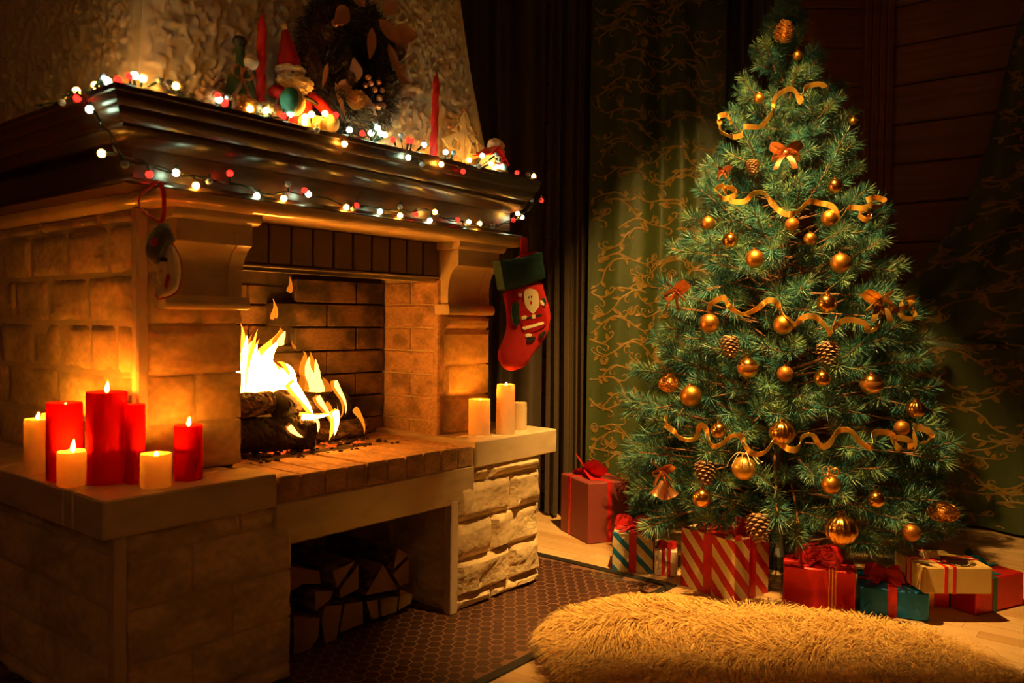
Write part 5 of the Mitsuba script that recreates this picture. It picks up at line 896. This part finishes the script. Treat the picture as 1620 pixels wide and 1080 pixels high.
for i in range(130):
    z = np.interp((i + 0.5) / 130, cdf, zgrid); az = i * 2.399963 + 1.0; places.append((z, az, branch_at(z, az, trad(z) * tg.uniform(0.5, 0.72), 0.9, 0.2, tg.normal(0, 0.5))))
front_ = lambda az: math.cos(az + math.pi / 2 + 0.3)
places.sort(key=lambda q: -front_(q[1])); back_t, back_n = [], []
for i, (z, az, m) in enumerate(places):
    j = i % 8 + (8 if z > 1.5 else 0); a, b = TPLY[j]
    if i < 290:
        k = put(TREE, 'branch', {**a, 'to_world': mat_to(m)}, None); put(k, 'needles', {**b, 'to_world': mat_to(m)}, None, kind='stuff')
    else: back_t.append(xf(TPL[j][0], m)); back_n.append(xf(TPL[j][1], m))
put(TREE, 'far_twigs', cat(back_t), 'mat_twig', kind='stuff'); put(TREE, 'far_needles', cat(back_n), 'mat_needles', kind='stuff')

# ------------------------------------------------------------------ ornaments on the tree
WHERE = ['upper left edge of the tree, under the second ribbon', 'left of the middle, under the second ribbon', 'left of the middle, below the small shiny one', 'middle of the tree, just under the second ribbon', 'right of the middle, small, below the second ribbon', 'under the right curl of the second ribbon', 'right side, the biggest below the second ribbon', 'upper right, above the second ribbon', 'right of the middle, just above the third ribbon', 'left end of the third ribbon, hanging below it', 'middle of the third ribbon, partly behind it',
         'left of the middle, halfway between third and lowest ribbon', 'middle of the tree, deep between third and lowest ribbon', 'half hidden under needles, right of the middle, below the third ribbon', 'right side, halfway between third and lowest ribbon', 'left side, above the lowest ribbon', 'right edge of the tree, above the lowest ribbon', 'left of the middle, behind the lowest ribbon', 'middle of the lowest ribbon', 'below the lowest ribbon, right of the middle, with curls on its crown', 'lower left, glittering, above the striped gift', 'lowest on the tree, above the red gift', 'lower right, above the gold-wrapped gift', 'right side, deep between the branches below the lowest ribbon', 'right end of the lowest ribbon, behind it', 'top of the tree, just under the topmost pine cone', 'upper left, beside the topmost ribbon', 'upper right edge, below the topmost ribbon', 'left side, between third and lowest ribbon, at the edge', 'lower right edge of the tree, above the floor', 'lower left of the middle, tied with pale streamers']
KIND = {'satin': ('satin gold ball', 'mat_gold_satin'), 'shiny': ('shiny gold ball', 'mat_gold'), 'matte': ('matte bronze ball', 'mat_gold_matte'), 'banded': ('gold glass ball with dark band', 'mat_gold'), 'ribbed': ('ribbed gold ball', 'mat_gold'), 'curl': ('gold ball', 'mat_gold_satin'), 'glass': ('large ribbed amber glass ball', 'mat_gold'), 'wire': ('gold wire basket ornament', 'mat_gold'), 'tassel': ('gold ball wrapped in cloth', 'mat_gold_ribbon')}
for (x, y, z, r, kind), wh in zip(ORNAMENTS, WHERE):
    k = thing('tree_ornament', f'{KIND[kind][0]}, {wh}', 'ornament', 'gold ornaments on the christmas tree'); c = np.array([x, y, z])
    if kind == 'wire':
        rg = np.random.default_rng(int(x * 1000)); ms = []; sq = 0.62 if r > 0.04 else 0.8
        for i in range(26):
            ax = rg.standard_normal(3); ax /= np.linalg.norm(ax); e = np.cross(ax, [0.3, 0.4, 0.87]); e /= np.linalg.norm(e); f = np.cross(ax, e); th = np.linspace(0, 2 * np.pi, 22, endpoint=False); o = rg.uniform(-0.5, 0.5); q = math.sqrt(1 - o * o)
            ms.append(sweep_tube(c + (r * (q * (np.cos(th)[:, None] * e + np.sin(th)[:, None] * f) + o * ax)) * [1, 1, sq], 0.0011, 4, True))
        putself(k, cat(ms), 'mat_gold', smooth=True); put(k, 'core', trimesh.Trimesh(trimesh.creation.icosphere(2, r * 0.62).vertices * [1, 1, sq] + c, trimesh.creation.icosphere(2, 1).faces, process=False), 'mat_copper', smooth=True); top = r * sq
    else:
        rib_ = 14 if kind in ('ribbed', 'glass') else 0; m = lathe(ball_profile(r, 18), 56 if rib_ else 32, rib_, 0.085 if rib_ else 0).apply_translation(c)
        putself(k, m, KIND[kind][1], smooth=60); top = r
    put(k, 'cap', cat([lathe([(r * 0.26, top * 0.93), (r * 0.24, top * 1.13), (r * 0.08, top * 1.16)], 14).apply_translation(c)]), 'mat_gold', smooth=40)
    th = np.linspace(0, 2 * np.pi, 12, endpoint=False); put(k, 'hanging_loop', sweep_tube(c + np.c_[0.28 * r * np.cos(th), 0 * th, top * 1.16 + 0.28 * r + 0.28 * r * np.sin(th)], 0.0008, 4, True), 'mat_gold')
    if kind == 'banded':
        a = np.linspace(-0.30, 0.30, 6); put(k, 'band', lathe(np.c_[r * 1.012 * np.cos(a), r * 1.012 * np.sin(a)], 32, ends=False).apply_translation(c), 'mat_gold_matte', smooth=True, label='dark painted band')
    if kind == 'curl':
        for q in range(5):
            th = np.linspace(0, 2 * np.pi, 16, endpoint=False); a = q * 1.257; put(k, 'curl', sweep_tube(c + [0.016 * math.cos(a), 0.016 * math.sin(a), r * 1.45] + 0.012 * np.c_[np.cos(th) * math.cos(a + 0.8), np.cos(th) * math.sin(a + 0.8), np.sin(th)], 0.0016, 5, True), 'mat_gold_ribbon', smooth=True)
    if kind == 'tassel':
        for q in range(6):
            a = -1.6 + 0.55 * q - 1.5; d = np.array([math.cos(a), math.sin(a) * 0.8 - 0.2, 0]); put(k, 'streamer', strip(spline([c + [0, 0, r], c + d * r * 0.6 + [0, 0, r * 1.3], c + d * r * 1.25 + [0, 0, r * 0.7], c + d * r * 1.5 + [0, 0, r * (0.2 + 0.1 * q)]], 14), [0.3, 0.2, 0.9], 0.004), 'mat_cream', smooth=True)
CW = ['golden pine cone at the very top of the tree', 'brown pine cone low on the tree, left of the middle, above the striped gift', 'dark pine cone left of the middle, just below the third ribbon', 'dark pine cone at the lower left, under the lowest ribbon', 'dark pine cone right of the middle, just below the third ribbon', 'small dark pine cone beside the copper bow near the top of the tree']
for (x, y, z, r, g), lab in zip(TREE_CONES, CW):
    k = thing('pine_cone', lab, 'pine cone', 'pine cones on the tree'); m = rotm(cone_mesh(r, r * 2.1, 4), [1, 0, 0], 0.45 if g else 2.75); putself(k, m.apply_translation([x, y, z]), 'mat_cone_gold' if g else 'mat_cone')
def bow_meshes(c, right, up, nrm, s, loops=4, tails=2):
    c, right, up, nrm = (np.asarray(q, float) for q in (c, right, up, nrm)); out = []
    for i in range(loops):
        sx = -1 if i % 2 else 1; lift = 0.75 if i < 2 else -0.45; d = right * sx * (1.0 if i < 2 else 0.85) + up * lift * 0.8
        P = [c, c + d * s * 0.55 + nrm * s * 0.35 + up * s * 0.15, c + d * s * 1.0 + nrm * s * 0.18, c + d * s * 0.7 - up * s * 0.12 + nrm * s * 0.05, c + nrm * 0.004]
        out.append(strip(spline(P, 18), nrm * 0.8 + up * 0.35 - right * sx * 0.25, s * 0.42))
    for i in range(tails):
        sx = -1 if i % 2 else 1; P = [c, c + right * sx * s * 0.35 - up * s * 0.55 + nrm * s * 0.18, c + right * sx * s * 0.6 - up * s * 1.15 + nrm * s * 0.05]; out.append(strip(spline(P, 10), right + 0.3 * nrm, s * 0.36))
    return out
BW = ['copper bow near the top of the tree', 'copper bow at the left edge of the tree above the third ribbon', 'gold bow at the right side of the tree above the third ribbon', 'pair of copper bells with a bow at the lower left of the tree', 'small dark copper bow at the upper left of the tree']
for i, ((x, y, z, s), lab) in enumerate(zip(TREE_BOWS, BW)):
    k = thing('tree_bow', lab, 'bow', 'bows on the tree'); n_ = np.array([x - TX, y - TY, 0.15]); n_ /= np.linalg.norm(n_); rt = np.cross(n_, [0, 0, 1.0]); rt = -rt / np.linalg.norm(rt); upv = np.cross(rt, n_) * -1
    upv = upv if upv[2] > 0 else -upv; mt = 'mat_gold_ribbon' if i == 2 else 'mat_copper'
    putself(k, trimesh.Trimesh(trimesh.creation.icosphere(2, s * 0.2).vertices + [x, y, z] + n_ * s * 0.1, trimesh.creation.icosphere(2, 1).faces, process=False), mt, smooth=True)
    for b in bow_meshes([x, y, z], rt, upv, n_, s * 0.85, 4, 2): put(k, 'loop', b, mt, smooth=True)
    if i == 3:
        for q in (-1, 1): put(k, 'bell', rotm(lathe([(0.004, 0.055), (0.012, 0.05), (0.016, 0.025), (0.022, 0.008), (0.027, 0.0)], 18, ends=False), [0, 1, 0], -0.45 * q).apply_translation([x + 0.024 * q, y - 0.015, z - 0.075]), 'mat_copper', smooth=True)
RL = ['topmost curling gold ribbon on the tree', 'second curling gold ribbon from the top of the tree', 'third curling gold ribbon from the top of the tree', 'lowest curling gold ribbon on the tree']
for i, (pts, lab) in enumerate(zip(RIBBONS, RL)):
    k = thing('gold_ribbon', lab, 'ribbon', 'gold ribbons on the tree'); P = spline(pts, len(pts) * 9); n_ = P - [TX, TY, 0]; n_[:, 2] = 0; n_ /= np.linalg.norm(n_, axis=1, keepdims=True)
    P = P + n_ * (0.010 * np.sin(np.arange(len(P)) * 0.35))[:, None]; t = np.gradient(P, axis=0); t /= np.linalg.norm(t, axis=1, keepdims=True); ph = 0.55 * np.sin(np.arange(len(P)) * 0.16 + i)
    w = np.array([0, 0, 1.0]) * np.cos(ph)[:, None] * 0.75 + n_ * (np.sin(ph) * 0.9 + 0.35)[:, None]; w -= t * (w * t).sum(1, keepdims=True); nl = np.linalg.norm(w, axis=1, keepdims=True); w = np.where(nl > 0.25, w, n_); w /= np.linalg.norm(w, axis=1, keepdims=True)
    for _ in range(6): w[1:-1] = (w[:-2] + 2 * w[1:-1] + w[2:]) / 4
    putself(k, strip(P, w, 0.019, 0.0004), 'mat_gold_ribbon', smooth=40)

# ------------------------------------------------------------------ gifts
class Gift:
    """a wrapped box: corner p (front left, on the floor plane z0), a = direction along the front, w x d x h"""
    def __init__(s, label, p, a, w, d, h, bsdf, z0=0.0, stripe=False):
        s.a = np.array([a[0], a[1], 0.0]); s.a /= np.linalg.norm(s.a); s.b = np.array([-s.a[1], s.a[0], 0]); s.p = np.array([p[0], p[1], z0 + 0.0006]); s.w, s.d, s.h = w, d, h
        s.k = thing('gift_box', label, 'gift', 'gifts under the tree')
        if stripe:
            v, f, uv = [], [], []
            for lo, du, dv, (us, vs) in ((np.zeros(3), [w, 0, 0], [0, 0, h], (w, h)), (np.array([w, 0, 0]), [0, d, 0], [0, 0, h], (d, h)), (np.array([w, d, 0]), [-w, 0, 0], [0, 0, h], (w, h)), (np.array([0, d, 0]), [0, -d, 0], [0, 0, h], (d, h)), (np.array([0, 0, h]), [w, 0, 0], [0, d, 0], (w, d)), (np.array([0, d, 0.0]), [w, 0, 0], [0, -d, 0], (w, d))):
                n = len(v); du, dv = np.array(du, float), np.array(dv, float); v += [lo, lo + du, lo + du + dv, lo + dv]; uv += [[0, 0], [us, 0], [us, vs], [0, vs]]; f += [[n, n + 1, n + 2], [n, n + 2, n + 3]]
            putself(s.k, trimesh.Trimesh(s.P(v), f, process=False), bsdf, uv=np.array(uv))
        else: putself(s.k, s.T(cbox([0, 0, 0], [w, d, h], 0.004)), bsdf)
    def P(s, v): v = np.atleast_2d(np.asarray(v, float)); return s.p + v[:, :1] * s.a + v[:, 1:2] * s.b + v[:, 2:3] * [0, 0, 1]
    def T(s, m): return trimesh.Trimesh(s.P(m.vertices), m.faces, process=False)
    def band(s, axis, c, wd, bsdf, e=0.0014, label=None):
        """a ribbon round the box: axis 'x' lies across the front at x=c and over the top; 'y' runs round the sides at y=c"""
        if axis == 'x': ms = [cbox([c - wd / 2, -e, 0.0], [c + wd / 2, 0.001, s.h + e], 0.0004), cbox([c - wd / 2, -e, s.h - 0.001], [c + wd / 2, s.d + e, s.h + e], 0.0004), cbox([c - wd / 2, s.d - 0.001, 0], [c + wd / 2, s.d + e, s.h + e], 0.0004)]
        else: ms = [cbox([-e, c - wd / 2, 0], [0.001, c + wd / 2, s.h + e], 0.0004), cbox([-e, c - wd / 2, s.h - 0.001], [s.w + e, c + wd / 2, s.h + e * 1.2], 0.0004), cbox([s.w - 0.001, c - wd / 2, 0], [s.w + e, c + wd / 2, s.h + e], 0.0004)]
        put(s.k, 'ribbon_band', s.T(cat(ms)), bsdf, label=label)
    def bow(s, x, y, size, bsdf, loops=4, tails=2, label=None, stand=False):
        c = s.P([[x, y, s.h + 0.004]])[0]; ms = []
        for b in bow_meshes(c, s.a, np.array([0, 0, 0.85]) + s.b * 0.2 if stand else s.b * 0.75 + np.array([0, 0, 0.25]), -s.b * 0.8 + np.array([0, 0, 0.3]) if stand else np.array([0, 0, 1.0]), size, loops, tails): b.vertices[:, 2] = np.maximum(b.vertices[:, 2], s.p[2] + s.h + 0.002); ms.append(b)
        k = put(s.k, 'bow', trimesh.Trimesh(trimesh.creation.icosphere(2, size * 0.11).vertices + c + [0, 0, size * 0.12], trimesh.creation.icosphere(2, 1).faces, process=False), bsdf, smooth=True, label=label)
        for b in ms: put(k, 'loop', b, bsdf, smooth=True)
mat('mat_red_stripe', lambda p, n, uv: dr.select(((uv.x * 0.62 + uv.y * 0.60) / 0.048 - dr.floor((uv.x * 0.62 + uv.y * 0.60) / 0.048)) < 0.5, mi.Color3f(0.52, 0.02, 0.025), mi.Color3f(0.72, 0.55, 0.28)), 0.45)
mat('mat_teal_stripe', lambda p, n, uv: dr.select(((uv.x * 0.66 + uv.y * 0.66) / 0.044 - dr.floor((uv.x * 0.66 + uv.y * 0.66) / 0.044)) < 0.42, mi.Color3f(0.01, 0.14, 0.33), mi.Color3f(0.62, 0.50, 0.26)), 0.45)
g = Gift('large dark red gift with a glittery red bow, leftmost under the tree beside the fireplace', (0.226, 3.655), (0.104, -0.249), 0.262, 0.20, 0.255, 'mat_purple_paper')
g.band('x', 0.085, 0.022, 'mat_red_ribbon'); g.band('y', 0.10, 0.022, 'mat_red_ribbon'); g.bow(0.11, 0.09, 0.115, 'mat_red_ribbon', 4, 2, 'big glittery red bow', True)
for q in (0.079, 0.091): g.band('x', q, 0.0016, 'mat_gold', 0.0022)
g = Gift('gift in teal and cream diagonal stripes, next to the large dark red gift', (0.385, 3.055), (0.146, -0.033), 0.150, 0.15, 0.142, 'mat_teal_stripe', stripe=True)
g.band('x', 0.075, 0.028, 'mat_red_ribbon'); g.band('y', 0.075, 0.028, 'mat_red_ribbon'); g.bow(0.070, 0.075, 0.07, 'mat_red_ribbon', 4, 2, 'red bow')
g = Gift('smallest cream gift with two thin red ribbons, left of the red striped gift', (0.534, 3.004), (0.08, -0.02), 0.080, 0.075, 0.094, 'mat_white_paper')
g.band('x', 0.032, 0.012, 'mat_red_ribbon'); g.band('x', 0.052, 0.012, 'mat_red_ribbon'); g.band('y', 0.04, 0.012, 'mat_red_ribbon'); g.bow(0.042, 0.04, 0.034, 'mat_red_ribbon', 4, 0)
g = Gift('big gift in dark red and cream diagonal stripes with a wide red ribbon', (0.610, 2.900), (0.141, -0.186), 0.233, 0.185, 0.205, 'mat_red_stripe', stripe=True)
g.band('x', 0.118, 0.036, 'mat_red_ribbon'); g.band('y', 0.095, 0.036, 'mat_red_ribbon'); g.bow(0.12, 0.09, 0.075, 'mat_red_ribbon', 4, 2)
g = Gift('shiny bright red gift with a narrow gold-edged ribbon, standing behind the fur rug', (0.898, 2.672), (0.206, -0.074), 0.219, 0.15, 0.140, 'mat_red_foil')
for q, wd in ((0.140, 0.003), (0.150, 0.0035), (0.160, 0.003)): g.band('x', q, wd, 'mat_gold_ribbon', 0.0026)
g.band('x', 0.150, 0.028, 'mat_red_ribbon'); g.band('y', 0.07, 0.028, 'mat_red_ribbon'); g.bow(0.11, 0.07, 0.075, 'mat_red_ribbon', 4, 2, 'curly dark red bow')
for q in range(4):
    th = np.linspace(0, 12, 60); c = g.P([[0.07 + 0.025 * q, 0.06 + 0.02 * (q % 2), g.h + 0.012]])[0]; put(g.k, 'curl', strip(np.c_[c[0] + 0.016 * np.cos(th), c[1] + 0.016 * np.sin(th), c[2] + 0.005 * th], [0, 0, 1.0], 0.006), 'mat_red_ribbon', smooth=True)
g = Gift('metallic teal gift with a red ribbon and bow, under the corner of the gold gift', (1.128, 2.632), (0.192, -0.077), 0.205, 0.20, 0.088, 'mat_teal_foil')
g.band('x', 0.100, 0.026, 'mat_red_ribbon'); g.band('y', 0.10, 0.026, 'mat_red_ribbon'); g.bow(0.085, 0.10, 0.065, 'mat_red_ribbon', 4, 2, 'red bow')
for x0, z0, x1, z1 in ((0.008, 0.018, 0.038, 0.045), (0.165, 0.055, 0.195, 0.012)):
    put(g.k, 'fold', strip(g.P([[x0, -0.0006, z0], [(x0 + x1) / 2, -0.0016, (z0 + z1) / 2], [x1, -0.0006, z1]]), g.P([[0.7, 0, 0.7]])[0] - g.p, 0.004), 'mat_teal_foil')
g = Gift('matte gold gift with two thin red ribbons, lying on top of the teal gift', (1.297, 2.546), (1.0, 0.012), 0.215, 0.20, 0.084, 'mat_kraft', z0=0.0925)
for q in (0.068, 0.094): g.band('x', q, 0.011, 'mat_red_ribbon')
for q in (0.085, 0.115): g.band('y', q, 0.010, 'mat_red_ribbon')
g.bow(0.070, 0.10, 0.030, 'mat_cream', 4, 0, 'pale ribbon bow')
g = Gift('small shiny red gift hidden in the shadow beneath the gold gift', (1.345, 2.70), (1.0, -0.1), 0.11, 0.12, 0.0915, 'mat_red_foil')
g.band('x', 0.05, 0.02, 'mat_gold_ribbon')
g = Gift('dark red gift with a green ribbon and bow, rightmost on the floor', (1.500, 2.615), (0.222, 0.113), 0.25, 0.22, 0.110, 'mat_red_foil')
g.band('x', 0.095, 0.024, 'mat_green_ribbon'); g.band('y', 0.10, 0.024, 'mat_green_ribbon'); g.bow(0.09, 0.09, 0.085, 'mat_green_ribbon', 4, 2, 'dark green bow')

# ------------------------------------------------------------------ the fur rug
RUG = thing('fur_rug', 'long-haired cream fur rug lying on the floor in front of the gifts', 'rug')
rp = Polygon(chaikin([(.13, 2.34), (.22, 2.47), (.36, 2.56), (.5, 2.60), (.60, 2.54), (.75, 2.535), (.9, 2.52), (1.0, 2.47), (1.12, 2.40), (1.22, 2.30), (1.28, 2.16), (1.25, 1.98), (1.05, 1.84), (.7, 1.80), (.38, 1.85), (.19, 2.0), (.14, 2.18)], 2))
m = puff(rp, 0.022, h=0.05, back=0.0, edge=0.10); m.vertices[:, 2] += 0.001; putself(RUG, m, 'mat_fur', smooth=True)
fg = np.random.default_rng(6); n = 60000; x0, y0, x1, y1 = rp.bounds; c = np.c_[fg.uniform(x0, x1, n * 2), fg.uniform(y0, y1, n * 2)]; pt = shapely.points(c); c = c[shapely.contains(rp, pt)][:n]; n = len(c)
dd = shapely.distance(rp.exterior, shapely.points(c)); cen = np.array([0.70, 2.14]); rad_ = (c - cen) / np.linalg.norm(c - cen, axis=1, keepdims=True)
ca = 2 * np.pi * (meshkit.fbm(np.c_[c * 4.0, 0 * dd], 2, 2) * 1.1); fl_ = np.c_[np.cos(ca), np.sin(ca)]; edge_ = np.clip(1 - dd / 0.12, 0, 1)[:, None]
d2 = fl_ * 0.75 + rad_ * (0.25 + 0.9 * edge_) + np.array([-0.12, -0.30]) + fg.normal(0, 0.30, (n, 2)); d2 /= np.linalg.norm(d2, axis=1, keepdims=True)
clump = meshkit.noise(np.c_[c * 26, 0 * dd], 9); L = 0.076 * fg.uniform(0.6, 1.25, n); up = (0.85 + 0.3 * clump) * (1 - 0.2 * edge_[:, 0]); base = np.c_[c, 0.003 + 0.020 * np.sqrt(1 - (1 - np.clip(dd / 0.10, 0, 1)) ** 2)]
p1 = base + np.c_[d2 * (0.30 * L)[:, None], 0.48 * L * up]; p2 = p1 + np.c_[d2 * (0.40 * L)[:, None], 0.16 * L * up]; p3 = p2 + np.c_[d2 * (0.36 * L)[:, None], -0.22 * L]; p3[:, 2] = np.maximum(p3[:, 2], 0.003); p2[:, 2] = np.maximum(p2[:, 2], 0.004)
w = np.c_[-d2[:, 1], d2[:, 0], fg.normal(0, 0.3, n)] * 0.0012
v = np.stack([base - w, base + w, p1 - w, p1 + w, p2 - w * 0.8, p2 + w * 0.8, p3], 1).reshape(-1, 3); i = np.arange(n)[:, None] * 7
f = np.vstack([i + q for q in ([0, 1, 3], [0, 3, 2], [2, 3, 5], [2, 5, 4], [4, 5, 6])]); put(RUG, 'fur', trimesh.Trimesh(v, f, process=False), 'mat_fur', kind='stuff', smooth=True)
# fallen needles near the gifts
ng = np.random.default_rng(15); ms = []
for q in range(260):
    x, y = (ng.uniform(0.66, 0.92), ng.uniform(2.60, 2.74)) if q < 150 else (ng.uniform(0.30, 0.62), ng.uniform(2.92, 3.05)); a = ng.uniform(0, np.pi); d = np.array([math.cos(a), math.sin(a), 0]) * ng.uniform(0.008, 0.02); e = np.array([-d[1], d[0], 0]) * 0.05; p = np.array([x, y, 0.0012]); ms.append(trimesh.Trimesh([p - d, p - e, p + e, p + d + [0, 0, 0.003]], [[0, 1, 2], [1, 3, 2]], process=False))
k = thing('fallen_needles', 'dark fallen needles on the floor around the striped gifts', 'needles', kind='stuff'); putself(k, cat(ms), 'mat_needles')
# the spot lamp under the ceiling (outside the frame)
k = thing('spot_lamp', 'small black spot lamp hanging from the ceiling above the tree', 'lamp'); ax = (LAMP_AIM - LAMP) / np.linalg.norm(LAMP_AIM - LAMP)
m = frame(LAMP, np.cross(ax, [0, 1, 0.3]), ax); putself(k, xf(lathe([(0.0293, 0.0345), (0.0293, -0.001), (0.001, -0.001), (0.001, -0.003), (0.033, -0.003), (0.034, 0.0345)], 32, ends=False), m), 'mat_black', smooth=30)
put(k, 'back', xf(lathe([(0.033, -0.004), (0.031, -0.05), (0.02, -0.075), (0.012, -0.08)], 24), m), 'mat_black', smooth=40)
th = np.arange(24) * 2 * np.pi / 24; dv = np.vstack([np.c_[0.020 * np.cos(th), 0.020 * np.sin(th), 0 * th], [[0, 0, 0]]]); put(k, 'bulb_disc', emit(xf(trimesh.Trimesh(dv, [[i, (i + 1) % 24, 24] for i in range(24)], process=False), m), LAMP_LIGHT, 160.0, False), None)
q = LAMP - ax * 0.085; put(k, 'stem', sweep_tube([q, q + [0, 0, 0.06], [q[0], q[1], 2.60]], 0.008, 8), 'mat_black')

def door(name, d0, d1, inside, lab):
    """an added barn-door flap: its edge lies in the plane of directions d0, d1 from the lamp; the side of 'inside' stays lit"""
    d0, d1, inside = (np.asarray(q, float) for q in (d0, d1, inside)); n = np.cross(d0, d1); n /= np.linalg.norm(n); n = n if n @ inside > 0 else -n
    a, b = d0 / np.linalg.norm(d0), d1 / np.linalg.norm(d1); e = b - a; a2, b2 = a - 0.9 * e, b + 0.9 * e; p = LAMP + 0.20 * a2; q = LAMP + 0.20 * b2; o = -n * 0.30 - 0.02 * (a + b)
    th = np.cross(q - p, o); th = th / np.linalg.norm(th) * 0.0015
    put(k, name, trimesh.convex.convex_hull(np.vstack([[p, q, q + o, p + o] - th, [p, q, q + o, p + o] + th])), 'mat_black')
mid = LAMP_AIM - LAMP  # unseen flaps added to keep the lamp light off curtains, left base and rug front
door('added_barn_door', (-0.17, 1.6, -1.11), (0.33, 1.6, -0.425), mid, '')
door('added_barn_door', (-0.31, -0.35, -1.0), (-0.31, 0.55, -1.0), mid, '')
door('added_barn_door', (0.89, 0.80, -1.10), (1.50, 0.0, -2.36), mid, '')
door('added_barn_door', (-0.6, -0.01, -1.0), (0.6, -0.01, -1.0), mid, '')

# fill light added unseen behind the camera, lifts the stones that face us
k = thing('fill_lamp', 'unseen fill light added behind the camera, shaped as a dim globe', 'lamp'); c = np.array([-0.5, -0.70, 1.95])
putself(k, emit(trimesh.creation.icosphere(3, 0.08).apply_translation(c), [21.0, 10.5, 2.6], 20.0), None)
put(k, 'bracket', sweep_tube([c + [0, -0.078, 0], c + [0, -0.12, -0.01], [c[0], -0.85, c[2] - 0.02]], 0.01, 8), 'mat_black')
